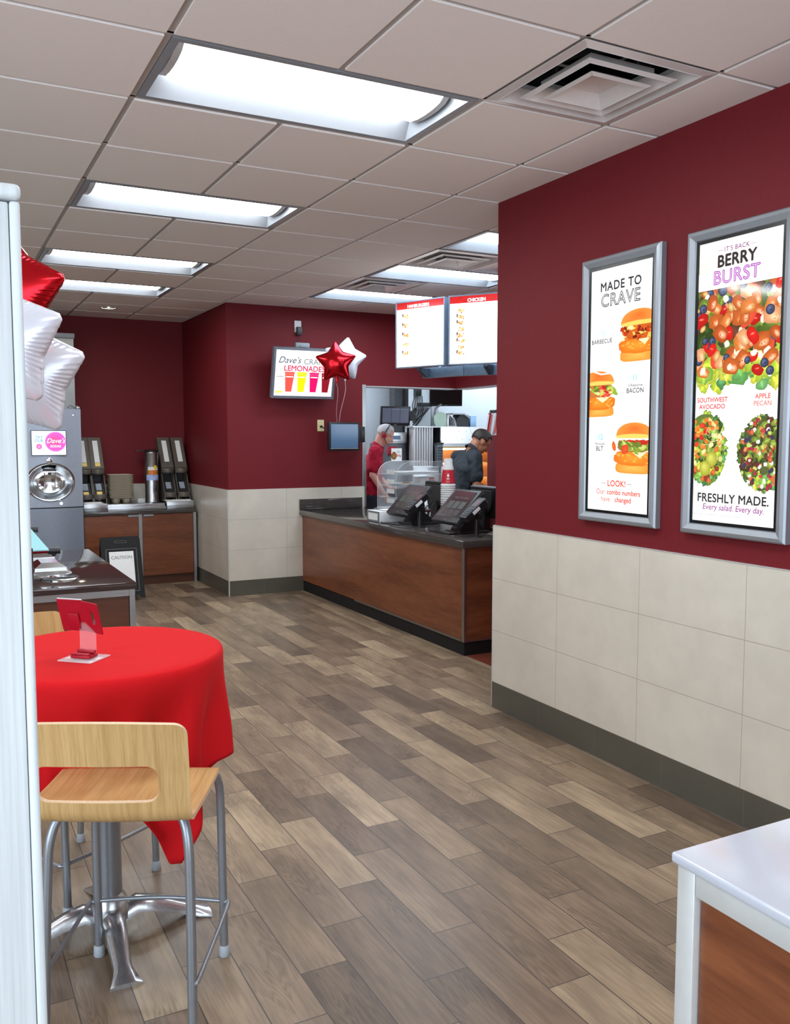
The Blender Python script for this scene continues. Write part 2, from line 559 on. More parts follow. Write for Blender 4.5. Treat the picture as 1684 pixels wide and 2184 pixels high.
M_['skin_b'] = plain('tan_skin', srgb(176, 118, 88), .5, var=.06, scale=25)
M_['hair_white'] = plain('short_grey_white_hair', srgb(206, 206, 208), .7, var=.1, scale=300, bump=.4)
M_['hair_dark'] = plain('short_dark_hair', srgb(46, 34, 28), .55, var=.3, scale=300, bump=.5)
M_['shirt_red'] = plain('red_work_shirt', (.40, .012, .035, 1), .8, 0, .2, var=.12, scale=18, bump=.25)
M_['shirt_black'] = plain('black_work_shirt', srgb(38, 46, 54), .75, var=.2, scale=18, bump=.25)
M_['jeans'] = plain('dark_navy_trousers', srgb(26, 30, 44), .8, var=.15, scale=80)
M_['trousers'] = plain('black_trousers', srgb(20, 20, 22), .75, var=.15, scale=80)
M_['shoe'] = plain('black_shoe_leather', (.012, .012, .012, 1), .4)
M_['print_lit'] = printed('backlit_print', SIGN, .06)
M_['print_screen'] = printed('lit_screen_image', 1.0, .15)
M_['print_menu'] = printed('backlit_menu', 1.25, .12)
M_['print_paper'] = printed('ink', 0.0, .5)
t = NT('monitor_glow'); p_ = t.xyz(t.coords('Generated'))
M_['screen_blue'] = emit('blue_grey_screen', srgb(62, 92, 128), .75, (.02, .03, .04, 1), .12)
M_['screen_dim'] = emit('dim_grey_screen', srgb(58, 66, 84), .55, (.02, .02, .025, 1), .2)
M_['screen_dark'] = plain('dark_touch_screen', srgb(44, 46, 48), .2, var=.1)
M_['warm'] = emit('heat_lamp_glow', (1, .62, .25, 1), 9)
M_['warm_panel'] = plain('lamp_tinted_steel_lining', srgb(230, 180, 120), .35, .3)  # steel coloured orange: heat lamp glow put into the base colour
M_['warm_bulb'] = emit('downlight_bulb', (1, .86, .62, 1), 45)

# ------------------------------------------------------------------ the room
H = 2.878
G = .6096
f = MB(); f.face([(-3.6, -6, 0), (7.6, -6, 0), (7.6, 8.9, 0), (-3.6, 8.9, 0)])
struct('floor', f, M_['floor'])

# fixture cells (u, v): lights take two cells in u
LIGHTS = [(0, 0), (0, 3), (0, 6), (0, 8), (4, 3), (4, 5), (4, 7), (0, -3), (-4, 0), (-4, 4), (8, 6), (8, 10), (5, 12), (10, 12), (4, 10)]  # unseen dining and kitchen cells are lights added to brighten the room
VENTS = [(2, -1), (4, 4), (4, 6)]
used = set()
for u, v in LIGHTS: used |= {(u, v), (u + 1, v)}
for c in VENTS: used.add(c)
WALLX = 2.126
cm = MB(); tb = MB()
g_ = .013
for u in range(-6, 12):
    for v in range(-10, 15):
        if (u, v) in used: continue
        x0, x1, y0, y1 = u * G + g_, (u + 1) * G - g_, v * G + g_, (v + 1) * G - g_
        if (u, v) == (1, 10):      # panel with the round downlight hole
            cx, cy = .904, 6.388
            sq = [(x0, y0), (x1, y0), (x1, y1), (x0, y1)]
            n = 32; A = []; B = []
            for k in range(n):
                a = 2 * PI * (k + .5) / n; dx, dy = math.cos(a), math.sin(a)
                tt = min(((x1 if dx > 0 else x0) - cx) / dx, ((y1 if dy > 0 else y0) - cy) / dy)
                A.append((cx + dx * tt, cy + dy * tt)); B.append((cx + dx * .072, cy + dy * .072))
            cm.ring(A, B, lambda a, b, d: (a, b, d), H, H + .016)
            continue
        cm.box(x0, x1, y0, y1, H, H + .016)
ceiling = struct('ceiling', cm, M_['ceil'])
mid = {(u + 1, v) for u, v in LIGHTS}
for u in range(-6, 13):
    for v in range(-10, 15):
        if (u, v) in mid: continue
        tb.box(u * G - g_, u * G + g_, v * G - (g_ if (u, v - 1) not in mid else -g_), (v + 1) * G, H + .008, H + .02)
for v in range(-10, 16):
    tb.box(-6 * G, 12 * G, v * G - g_, v * G + g_, H + .0085, H + .0195)
struct('ceiling_grid', tb, M_['tbar'], ceiling)
pv = MB(); pv.box(-3.7, 7.7, -6.1, 9.2, H + .25, H + .3)
struct('ceiling_deck', pv, M_['black_matte'], ceiling)

def wall(name, boxes, mat, tiles=(), base=(), basename=None):
    b = MB()
    for q in boxes: b.box(*q)
    o = struct(name, b, mat)
    for q, m in tiles:
        tm = MB(); tm.box(*q); struct('wainscot_tile', tm, m, o)
    if base:
        bb = None
        bo = None
        for q, m in base:
            tm = MB(); tm.box(*q)
            if bo is None: bo = struct(basename, tm, m)
            else: struct('base_tile', tm, m, bo)
    return o

# right wall with the posters
wr = wall('wall_right', [(WALLX, 2.25, -6, 1.232, 0, H)], M_['red'],
          [((2.114, WALLX, -6, 1.232, .1524, 1.0668), M_['tileY'])],
          [((2.112, WALLX, -6, 1.232, 0, .1524), M_['baseY'])], 'baseboard_right')
b = MB(); b.box(2.111, 2.25, 1.2325, 1.236, 0, 1.0668)
struct('corner_trim', b, M_['alu_bright'], wr)
b = MB(); b.box(2.112, 2.127, -6, 1.232, 1.0669, 1.070); struct('tile_cap_trim', b, M_['alu_bright'], wr)
b = MB(); b.box(2.108, 2.1125, -6, 1.232, .0, .006); struct('floor_joint_trim', b, M_['trim'], wr)
# middle wall: the projecting corner with the lemonade screen, and the header over the kitchen opening
MY = 5.47; MX = 1.83
wm = wall('wall_middle', [(MX + .012, 3.32, MY + .012, MY + .15, 0, H), (MX + .012, MX + .15, MY + .15, 7.3, 0, H), (3.32, 4.6, MY + .012, MY + .15, 2.115, H)], M_['red'],
          [((MX, 3.32, MY, MY + .012, .1524, 1.06), M_['tileX']), ((MX, MX + .012, MY + .012, 7.15, .1524, 1.06), M_['tileY'])],
          [((MX - .002, 2.65, MY - .002, MY + .012, 0, .1524), M_['baseX']), ((MX - .002, MX + .012, MY + .012, 7.15, 0, .1524), M_['baseY'])], 'baseboard_middle')
b = MB(); b.box(MX - .004, MX + .006, MY - .004, MY + .006, 0, 1.06)
struct('corner_trim', b, M_['alu_bright'], wm)
b = MB(); b.box(3.30, 3.345, MY + .005, MY + .16, .838, 2.13, .003); b.box(3.345, 4.445, MY + .006, MY + .16, 2.105, 2.118)
struct('opening_trim', b, M_['trim'], wm)
# wall beside the kitchen, with the pass opening
wk = wall('wall_kitchen', [(4.45, 4.6, 1.1, MY + .012, 2.115, H), (4.45, 4.6, 1.1, 4.836, 0, 1.60), (2.25, 4.6, 1.0, 1.1, 0, H)], M_['red'])  # last box is an unseen wall added to block light
b = MB(); b.box(4.446, 4.604, 1.1, MY + .012, 2.105, 2.1148)
struct('opening_trim', b, M_['trim'], wk)
# back wall behind the drinks station
wall('wall_back', [(-3.6, MX + .012, 7.162, 7.3, 0, H)], M_['red'], [((-3.6, MX, 7.15, 7.162, .1524, 1.06), M_['tileX'])])
wall('wall_left', [(-3.75, -3.6, -6, 8.9, 0, .45), (-3.75, -3.6, -6, 8.9, 2.7, H), (-3.75, -3.6, -1, 8.9, .45, 2.7)], plain('pale_wall_paint', srgb(205, 200, 192), .6))  # gap toward the front is an unseen opening added for more daylight
# storefront behind the camera: a window band with mullions
wf = wall('wall_front', [(-3.75, 2.25, -6.12, -6, 0, .45), (-3.75, 2.25, -6.12, -6, 2.7, H), (-3.75, -2.9, -6.12, -6, .45, 2.7)], plain('pale_wall_paint_front', srgb(205, 200, 192), .6))
# kitchen shell
wall('wall_kitchen_back', [(1.98, 7.6, 8.2, 8.35, 0, H)], M_['kitchen_wall'])
wall('wall_kitchen_right', [(7.6, 7.75, 1.0, 8.35, 0, H)], M_['kitchen_wall'])

# ------------------------------------------------------------------ ceiling fixtures
def make_light(mat):
    t = thing('ceiling_light', 'l', 'ceiling light', (0, 0, 0))
    L, Wd = 2 * G - .03, G - .03
    # white troffer pan: flat rim, four sloped reflector sides and a top
    p = MB()
    a = (L / 2, Wd / 2); c = (L / 2 - .028, Wd / 2 - .028); d = (L / 2 - .05, .16); z0, z1 = .003, .095
    q = lambda e, z: [(-e[0], -e[1], z), (e[0], -e[1], z), (e[0], e[1], z), (-e[0], e[1], z)]
    A, B, D = q(a, z0), q(c, z0), q(d, z1)
    for P1, P2 in ((A, B), (B, D)):
        for i in range(4):
            p.face([P1[i], P1[(i + 1) % 4], P2[(i + 1) % 4], P2[i]])
    p.face(D)
    A2 = q(a, z0 + .012)
    for i in range(4): p.face([A[i], A[(i + 1) % 4], A2[(i + 1) % 4], A2[i]])
    obj('troffer_pan', p, M_['white_metal'], t, smooth=False, recalc=False)
    ln = MB(); xe = L / 2 - .075
    prof = [(-.165, .094), (-.16, .07), (-.148, .05), (-.12, .036), (-.06, .028), (0, .026), (.06, .028), (.12, .036), (.148, .05), (.16, .07), (.165, .094)]
    ln.grid(1, len(prof) - 1, lambda u, v: (-xe + 2 * xe * u, *prof[round(v * (len(prof) - 1))]))
    obj('lens', ln, mat, t, angle=60)
    for sx in (-1, 1):
        e = MB(); e.prism(prof, lambda u, v, d: (d, u * 1.01, v), sx * (xe + .0005), sx * (xe + .028))
        obj('end_cap', e, M_['endcap'], t)
    return t
LL = {(0, 0): 'large bright ceiling light nearest the camera, beside the stepped air vent',
      (0, 3): 'bright ceiling light, second back in the row above the aisle',
      (0, 6): 'bright ceiling light, third back in the row above the aisle',
      (0, 8): 'farthest ceiling light of the aisle row, by the red balloon and the round downlight',
      (4, 3): 'ceiling light cut off by the red wall edge, above the menu boards',
      (4, 5): 'cool ceiling light in front of the menu boards, between the two far vents',
      (4, 7): 'cool ceiling light directly behind the top of the left menu board',
      (0, -3): 'added ceiling light over the dining side, unseen behind the viewer',
      (-4, 0): 'added unseen ceiling light left of the white partition',
      (-4, 4): 'added unseen ceiling light above the left dining side',
      (8, 6): 'added ceiling light over the kitchen line, unseen behind the red header',
      (5, 12): 'added ceiling light by the rear kitchen wall, unseen behind the red header',
      (10, 12): 'added ceiling light in the far kitchen corner, unseen behind the red header',
      (4, 10): 'added ceiling light over the man in red, unseen behind the red header',
      (8, 10): 'added ceiling light at the rear of the kitchen, unseen behind the red header'}
base_l = make_light(M_['lens'])
base_k = make_light(M_['lens_cool'])
fl, fk = True, True
for (u, v) in LIGHTS:
    loc = ((u + 1) * G, (v + .5) * G, H)
    kit = u >= 4
    src = base_k if kit else base_l
    if kit and fk: fk = False; o = src; o.location = loc; o['label'] = LL[(u, v)]
    elif not kit and fl: fl = False; o = src; o.location = loc; o['label'] = LL[(u, v)]
    else: o = dup(src, loc, 0, LL[(u, v)])
    o['group'] = 'fluorescent ceiling lights'

def make_vent(label, loc, mat):
    t = thing('ceiling_vent', label, 'vent', loc, 0, 'stepped square ceiling vents')
    s = G / 2 - .004
    def sq(h, z): return [(-h, -h, z), (h, -h, z), (h, h, z), (-h, h, z)]
    def band(mb, A, B):
        for i in range(4): mb.face([A[i], A[(i + 1) % 4], B[(i + 1) % 4], B[i]])
    p = MB()
    for A, B in ((sq(s, 0), sq(s - .035, -.004)), (sq(s - .035, -.004), sq(s - .07, .045)), (sq(s - .07, .045), sq(s - .07, .06))): band(p, A, B)
    obj('outer_frame', p, mat, t, smooth=False, mods=(('SOLIDIFY', dict(thickness=.003)),))
    d = MB(); d.lathe([(0, .19), (.15, .19), (.15, .06), (.152, .06), (.152, .192), (0, .192)], seg=32)
    d.box(-s + .05, s - .05, -s + .05, s - .05, .2, .21)
    obj('duct_collar', d, M_['black_matte'], t)
    c = MB()
    band(c, sq(.205, -.006), sq(.19, -.012)); band(c, sq(.19, -.012), sq(.145, .03)); band(c, sq(.145, .03), sq(.145, .045))
    obj('middle_cone', c, mat, t, smooth=False, mods=(('SOLIDIFY', dict(thickness=.003)),))
    n = MB(); band(n, sq(.14, -.014), sq(.125, -.02)); band(n, sq(.125, -.02), sq(.075, .018)); n.face(sq(.075, .018))
    n.lathe([(0, .0165), (.006, .0165), (.006, .0155), (0, .0135)], seg=10)
    obj('inner_pan', n, mat, t, smooth=False, mods=(('SOLIDIFY', dict(thickness=.003)),))
    for sx, sy in ((1, 0), (-1, 0), (0, 1), (0, -1)):
        h = MB()
        h.box(min(.11 * sx, .2 * sx) - .008 * abs(sy), max(.11 * sx, .2 * sx) + .008 * abs(sy), min(.11 * sy, .2 * sy) - .008 * abs(sx), max(.11 * sy, .2 * sy) + .008 * abs(sx), .05, .054)
        obj('hanger', h, M_['steel'], t, smooth=False)
    return t
vm = plain('vent_white', srgb(214, 208, 205), .3, .1, var=.03)
vl = ['stepped square air vent nearest the camera, above the posters', 'square air vent beside the cool light at the edge of the red wall', 'square air vent farther back, above the left menu board']
for (u, v), l in zip(VENTS, vl):
    make_vent(l, ((u + .5) * G, (v + .5) * G, H), vm)

t = thing('recessed_downlight', 'small round warm downlight in the ceiling panel by the back wall', 'downlight', (.904, 6.388, H))
b = MB(); b.lathe([(.071, .05), (.071, -.001), (.085, -.004), (.087, -.001), (.0865, .0), (.0725, .0), (.0725, .05)], seg=32)
obj('trim_ring', b, M_['white_metal'], t)
b = MB(); b.lathe([(.07, .004), (.055, .06), (0, .06)], seg=24); obj('reflector', b, M_['polished'], t)
b = MB(); b.ball((0, 0, .035), .03); obj('bulb', b, M_['warm_bulb'], t)
t = thing('window_1', 'storefront window band behind the viewer', 'window', (0, -6.06, 0)); t['kind'] = 'structure'
b = MB()
for x in (-2.88, -1.2, .5, 2.2): b.box(x - .025, x + .025, -.04, .04, .45, 2.7)
b.box(-2.9, 2.25, -.04, .04, .45, .5); b.box(-2.9, 2.25, -.04, .04, 2.65, 2.7)
obj('window_frame', b, M_['trim'], t, smooth=False)
b = MB(); b.box(-2.9, 2.25, -.003, .003, .5, 2.65); obj('pane', b, acrylic('window_glass', (.9, .95, 1, 1), .08), t, smooth=False)
# ------------------------------------------------------------------ service counter
def fr(b, x0, x1, y0, y1, z0, z1, bev=0.002): return b.box(x0, x1, y0, y1, z0, z1, bev)
t = thing('service_counter', 'long reddish wood fronted service counter running to the middle wall', 'counter', (2.95, 3.9, 0))
b = MB(); b.box(2.612, 2.63, 2.363, MY - .003, .108, .785); obj('front_panel', b, M_['cherryY'], t, smooth=False, world=True)
b = MB(); b.box(2.624, 3.3, 2.335, 2.352, .108, .785); obj('side_panel', b, M_['cherryX'], t, smooth=False, world=True)
b = MB(); b.box(2.63, 3.3, 2.352, MY - .003, .1, .785); obj('carcass', b, M_['cherry_dk'], t, smooth=False, world=True)
b = MB(); b.box(2.618, 3.29, 2.345, MY - .003, 0, .1); obj('toe_kick', b, M_['black_matte'], t, smooth=False, world=True)
b = MB()
b.box(2.606, 2.623, 2.33, 2.3345, .1, .785); b.box(2.606, 2.611, 2.3346, 2.362, .1, .785)
obj('corner_trim', b, M_['trim'], t, smooth=False, world=True)
b = MB(); b.box(2.607, 2.6115, 2.372, 4.2, .1, .114); b.box(2.624, 3.3, 2.331, 2.3345, .1, .114)
obj('bottom_trim', b, M_['trim'], t, smooth=False, world=True)
t = thing('countertop', 'dark polished stone top of the service counter with upstand at the wall', 'countertop', (2.95, 3.9, .785))
b = MB(); b.box(2.578, 3.33, 2.305, MY - .002, .786, .838, .004); obj('slab', b, M_['quartz'], t, world=True)
b = MB(); b.box(2.578, 3.285, MY - .022, MY - .002, .8385, .945, .003); obj('upstand', b, M_['quartz'], t, world=True)

# ------------------------------------------------------------------ drinks station cabinet
CF, CB = 6.56, 7.148
t = thing('base_cabinet', 'two door reddish wood cabinet under the drinks station', 'cabinet', (1.22, CF, 0))
b = MB(); b.box(.63, 1.80, CF + .02, CB, .095, .764); obj('carcass', b, M_['cherry_dk'], t, smooth=False, world=True)
b = MB(); b.box(.63, 1.80, CF + .035, CB, 0, .095); obj('toe_kick', b, M_['cherry_dk'], t, smooth=False, world=True)
for x0, x1, hx in ((.635, 1.182, 1.13), (1.226, 1.768, 1.29)):
    b = MB(); b.box(x0, x1, CF, CF + .019, .1, .758, .002); d = obj('door', b, M_['cherryX'], t, smooth=False, world=True)
    b = MB(); b.box(hx - .052, hx + .052, CF - .012, CF - .0005, .738, .760, .003)
    obj('handle', b, M_['white_metal'], d, world=True)
b = MB(); b.box(1.185, 1.223, CF - .002, CF + .019, .095, .764); obj('stile', b, M_['trim'], t, smooth=False, world=True)
b = MB(); b.box(1.771, 1.802, CF - .002, CF + .03, .0, .764); obj('stile', b, M_['trim'], t, smooth=False, world=True)
t = tag(obj('drinks_countertop', MB().box(.63, 1.806, CF - .02, CB, .765, .803, .003), M_['quartz']), 'dark grey stone worktop over the drinks station cabinet', 'countertop')

# ------------------------------------------------------------------ condiment station
XR, YF, YB = .168, 1.6, 3.15
t = thing('condiment_station', 'low island cabinet with wood panels framed in grey metal, behind the red table', 'cabinet', (-.3, 2.3, 0))
b = MB(); b.box(-.8, XR - .03, YF + .045, YB - .04, .05, .794); obj('carcass', b, M_['cherry_dk'], t, smooth=False, world=True)
b = MB(); b.box(-.77, XR - .035, YF + .022, YF + .042, .1, .758); obj('front_panel', b, M_['cherry_dk'], t, smooth=False, world=True)
b = MB(); b.box(XR - .028, XR - .012, YF + .06, YB - .08, .1, .758); obj('side_panel', b, M_['cherry_dk'], t, smooth=False, world=True)
for x0, x1, y0, y1, z0, z1 in ((-.8, XR - .034, YF + .012, YF + .044, .76, .795), (XR - .033, XR - .005, YF + .012, YF + .044, 0, .795), (XR - .03, XR - .005, YF + .045, YB - .04, .76, .795), (XR - .033, XR - .005, YB - .08, YB - .04, 0, .759)):
    b = MB(); b.box(x0, x1, y0, y1, z0, z1, .001); obj('frame_bar', b, M_['trim'], t, smooth=False, world=True)
t = thing('condiment_worktop', 'dark brown polished stone top of the condiment island', 'countertop', (-.3, 2.3, .796))
b = MB(); b.box(-.85, XR, YF, YB, .796, .831, .003); obj('slab', b, M_['quartz_b'], t, world=True)
b = MB(); b.lathe([(.10, 0), (.10, .006), (.092, .011), (.082, .011), (.078, .004), (.078, .001)], (-.165, 1.88, .831), 40); obj('waste_chute_ring', b, M_['polished'], t, world=True)
b = MB(); b.lathe([(0, .0008), (.077, .0008)], (-.165, 1.88, .831), 30); obj('waste_chute_hole', b, M_['black_matte'], t, world=True, recalc=False)
def steam_lid(label, loc):
    t = thing('condiment_pan', label, 'serving pan', loc, 0, 'steel condiment pans')
    b = MB()
    def sq(hx, hy, z): return [(-hx, -hy, z), (hx, -hy, z), (hx, hy, z), (-hx, hy, z)]
    L = [sq(.105, .15, 0), sq(.105, .15, .005), sq(.09, .135, .012), sq(.085, .13, .012)]
    for A, B in zip(L, L[1:]):
        for i in range(4): b.face([A[i], A[(i + 1) % 4], B[(i + 1) % 4], B[i]])
    obj('rim', b, M_['polished'], t, smooth=False)
    b = MB(); L = [sq(.084, .129, .010), sq(.08, .125, .03), sq(.045, .09, .055), sq(.04, .085, .055)]
    for A, B in zip(L, L[1:]):
        for i in range(4): b.face([A[i], A[(i + 1) % 4], B[(i + 1) % 4], B[i]])
    b.face(L[-1]); obj('lid', b, M_['polished'], t, smooth=False)
    return t
p0 = steam_lid('steel condiment pan with a raised lid, nearer the chute ring', (-.185, 2.24, .8313))
dup(p0, (-.19, 2.72, .8313), 0, 'steel condiment pan with a raised lid, farther toward the soda machine')
t = thing('sneeze_guard', 'aqua glass guard with black clamps over the condiment pans', 'sneeze guard', (-.3, 2.2, .831))
for y, z, xe in ((1.86, .985, -.165), (2.42, 1.045, -.215)):
    b = MB(); b.cyl((-.60, y, z), (xe - .035, y, z), .011); obj('rod', b, M_['red_plastic'] if y < 2 else M_['black'], t, world=True)
    b = MB(); b.cyl((xe - .06, y, z), (xe, y, z), .017); b.ball((xe - .03, y, z - .017), .012, 8, 6); obj('clamp', b, M_['black'], t, world=True)
b = MB(); b.cyl((-.335, 1.72, .8315), (-.335, 1.72, 1.02), .026); obj('post', b, M_['charcoal'], t, world=True)
b = MB()
for y, z in ((1.86, .99), (2.95, 1.13)): pass
P = [(-.62, 1.8, 1.0), (-.225, 1.8, 1.0), (-.33, 2.9, 1.17), (-.62, 2.9, 1.17)]
b.face(P); obj('guard_glass', b, M_['cyan_glass'], t, smooth=False, world=True, mods=(('SOLIDIFY', dict(thickness=.006)),))

# ------------------------------------------------------------------ white divider panel at the left
t = thing('divider_panel', 'tall whitewashed divider panel filling the left edge of the photo', 'divider', (-1.0, -2.13, 0))
b = MB(); b.box(-1.36, -.673, -2.145, -2.105, 0, 1.775, .002); obj('panel', b, M_['whitewash'], t, world=True)
b = MB(); b.box(-.6725, -.6635, -2.147, -2.103, 0, 1.776, .003, 3); obj('edge_band', b, M_['whitewash'], t, world=True)
b = MB(); b.box(-1.36, -.6625, -2.149, -2.101, 1.7765, 1.791, .005, 3); obj('top_cap', b, M_['whitewash'], t, world=True)

# ------------------------------------------------------------------ white topped stand at the lower right
t = thing('waste_station', 'white topped stand with bright metal frame and brown panel, lower right', 'stand', (.75, -2.5, 0))
b = MB(); b.box(.296, 1.5, -3.0, -1.99, .882, .9, .005, 3); obj('top', b, M_['white_quartz'], t, world=True)
for x0, x1, y0, y1, z0, z1 in ((.305, .34, -2.034, -1.997, 0, .8815), (.305, .34, -2.96, -2.035, .842, .8815), (.341, 1.48, -2.034, -1.997, .842, .8815), (.305, .34, -2.995, -2.961, 0, .8815)):
    b = MB(); b.box(x0, x1, y0, y1, z0, z1, .0025); obj('frame_bar', b, M_['alu_bright'], t, world=True)
b = MB(); b.box(.318, .335, -2.96, -2.0365, .02, .840); obj('side_panel', b, M_['cherryY'], t, smooth=False, world=True)
b = MB(); b.box(.341, 1.48, -2.028, -2.01, .02, .840); obj('end_panel', b, M_['cherryX'], t, smooth=False, world=True)

# ------------------------------------------------------------------ round table with cloth
TC = Vector((-.292, -.2, 0)); TR = .352; TZ = .912
t = thing('pedestal_table', 'round pedestal table hidden under the red cloth, on a cast silver base', 'table', TC)
b = MB(); b.lathe([(0, TZ - .034), (TR - .004, TZ - .034), (TR, TZ - .03), (TR, TZ - .008), (TR - .004, TZ - .004), (0, TZ - .004)], seg=64); obj('tabletop', b, M_['cherry_dk'], t)
b = MB(); b.cyl((0, 0, .07), (0, 0, TZ - .035), .038, seg=28); obj('column', b, M_['silver'], t)
b = MB(); b.lathe([(.038, .135), (.05, .12), (.06, .09), (.06, .055), (0, .055)], seg=28); obj('hub', b, M_['cast'], t)
for k in range(4):
    b = MB(); a = PI / 2 * k - R(92)
    dx, dy = math.cos(a), math.sin(a)
    prof = [(.04, .038, .085, .042), (.08, .036, .105, .065), (.14, .033, .09, .052), (.2, .029, .062, .03), (.25, .027, .038, .01), (.275, .034, .028, .002), (.315, .048, .012, .0)]
    for i, (r, hw, zt, zb) in enumerate(prof):
        pass
    V = []
    for r, hw, zt, zb in prof:
        V.append([b.bm.verts.new((dx * r - dy * s_, dy * r + dx * s_, z)) for s_, z in ((-hw, zb), (hw, zb), (hw * .95, zb + (zt - zb) * .55), (hw * .5, zt), (-hw * .5, zt), (-hw * .95, zb + (zt - zb) * .55))])
    for A, B in zip(V, V[1:]):
        for i in range(6): b.bm.faces.new((A[i], A[(i + 1) % 6], B[(i + 1) % 6], B[i]))
    b.bm.faces.new(V[0][::-1]); b.bm.faces.new(V[-1])
    obj('foot', b, M_['cast'], t, angle=50)

def cloth():
    b = MB(); a_sq = .695; rot = R(-66)
    NU, NR, NS = 288, 10, 30
    fr_ = [(-84, 8.0, .5), (-56, 9, .8), (-24, 9, .8), (6, 8, .75), (32, 9, .7), (62, 9, .8), (95, 9, .9), (130, 10, .8), (160, 9, .8), (188, 9, .95), (215, 10, .7), (250, 9, .7)]
    def fold(th):
        d = math.degrees(th); v = 0
        for c, wd, am in fr_:
            e = (d - c + 180) % 360 - 180
            v += am * math.exp(-(e / wd) ** 2)
        return v
    cen = b.bm.verts.new((0, 0, .0012))
    rings = []
    for j in range(1, NR + NS + 1):
        ring = []
        for k in range(NU):
            th = 2 * PI * k / NU
            q = (th - rot) % (PI / 2) - PI / 4
            # square cloth with softly rounded corners: distance from the centre to its hem
            q2 = abs(abs((th - rot) % (PI / 2) - PI / 4) - 0)
            e = (th - rot + PI / 4) % (PI / 2) - PI / 4      # 0 at a corner direction
            hem = a_sq / math.cos(PI / 4 - abs(e)) if abs(e) <= PI / 4 else a_sq
            hem = min(hem, a_sq * 1.36)
            hang = hem - TR
            f_ = fold(th)
            if j <= NR:
                r = TR * j / NR; z = .0012 + .0008 * math.sin(3 * th + 9 * r)
                if j == NR: z = -.001
            else:
                s_ = (j - NR) / NS
                h = hang * s_
                arc = .02
                if h < arc * 1.57:
                    an = h / arc; r = TR + arc * math.sin(an) * .55; dz = arc * (1 - math.cos(an))
                else:
                    dz = arc + (h - arc * 1.57); r = TR + arc * .55
                g = min(1, max(0, (h - .02) / .26)); g = g * g * (3 - 2 * g)
                # the seats of the two stools hold the cloth in
                for c_, am in ((-87, .085), (97, .05)):
                    e2 = (math.degrees(th) - c_ + 180) % 360 - 180
                    r -= am * g * max(0, min(1, (40 - abs(e2)) / 14)) * max(0.0, min(1, (.50 - h) / .16))
                r += g * (-.04 + .085 * f_) + .008 * g * math.sin(5 * th + 7 * h)
                z = -dz
            ring.append(b.bm.verts.new((r * math.cos(th), r * math.sin(th), z)))
        rings.append(ring)
    for k in range(NU): b.bm.faces.new((cen, rings[0][k], rings[0][(k + 1) % NU]))
    for A, B in zip(rings, rings[1:]):
        for k in range(NU): b.bm.faces.new((A[k], A[(k + 1) % NU], B[(k + 1) % NU], B[k]))
    return b
o = obj('tablecloth', cloth(), M_['linen'], mods=(('SOLIDIFY', dict(thickness=.0016, offset=1)),), angle=180)
o.location = (TC.x, TC.y, TZ)
tag(o, 'bright red tablecloth draped over the round pedestal table', 'tablecloth')

# ------------------------------------------------------------------ stools
def shell():
    """bent plywood seat and back in one sheet with a rounded cut-out, from a flat pattern"""
    W2, LS, RB, LB = .217, .345, .045, .225
    arc = RB * R(82)
    L = LS + arc + LB
    hole = (0, LS + arc + .068, .146, .047, .028)           # centre s, t, half sizes, corner radius
    def sd(px, py, cx, cy, hx, hy, r):
        qx, qy = abs(px - cx) - hx + r, abs(py - cy) - hy + r
        return math.hypot(max(qx, 0), max(qy, 0)) + min(max(qx, qy), 0) - r
    out = lambda x, y: max(sd(x, y, 0, L / 2, W2, L / 2, .03), sd(x, y, 0, L * .5 - .02 + x * x * 0, W2, L / 2 + .0, .03) if False else -1)
    def grad(fn, x, y):
        e = 1e-4
        return ((fn(x + e, y) - fn(x - e, y)) / (2 * e), (fn(x, y + e) - fn(x, y - e)) / (2 * e))
    hf = lambda x, y: sd(x, y, *hole)
    nx, ny = 64, 92
    V = {}
    F = []
    pts = {}
    for i in range(nx + 1):
        for j in range(ny + 1):
            pts[i, j] = [-W2 + 2 * W2 * i / nx, L * j / ny]
    keep = [(i, j) for i in range(nx) for j in range(ny)
            if hf(*[(pts[i, j][k] + pts[i + 1, j + 1][k]) / 2 for k in (0, 1)]) > 0 and out(*[(pts[i, j][k] + pts[i + 1, j + 1][k]) / 2 for k in (0, 1)]) < 0]
    ks = set(keep)
    for i in range(nx + 1):
        for j in range(ny + 1):
            near = [(i - a, j - c) in ks for a in (0, 1) for c in (0, 1)]
            if any(near) and not all(near):
                x, y = pts[i, j]
                for fn, sg in ((hf, 1), (out, 1)):
                    d = fn(x, y)
                    if abs(d) < .011:
                        g = grad(fn, x, y); m = math.hypot(*g) or 1
                        x -= d * g[0] / m; y -= d * g[1] / m
                pts[i, j] = [x, y]
    def prof(s_, tt):
        crown = .0
        if tt < LS:
            u = tt / LS
            y = .07 - tt; z = .645 - .006 * math.sin(PI * min(1, u * 1.1)) - .012 * max(0, (.12 - u) / .12) ** 2
        elif tt < LS + arc:
            an = (tt - LS) / RB
            y = .07 - LS - RB * math.sin(an); z = .645 + RB * (1 - math.cos(an))
        else:
            q = tt - LS - arc; an = R(82)
            y = .07 - LS - RB * math.sin(an) - q * math.cos(an); z = .645 + RB * (1 - math.cos(an)) + q * math.sin(an)
            z -= .012 * (s_ / W2) ** 2 * q / LB
        bow = (s_ / W2) ** 2
        y += .028 * bow * min(1, max(0, (tt - LS * .6) / .3))
        return (s_, y, z)
    bm = bmesh.new()
    for i, j in keep:
        q = []
        for a, c in ((i, j), (i + 1, j), (i + 1, j + 1), (i, j + 1)):
            if (a, c) not in V: V[a, c] = bm.verts.new(prof(*pts[a, c]))
            q.append(V[a, c])
        bm.faces.new(q)
    bmesh.ops.recalc_face_normals(bm, faces=bm.faces)
    return bm
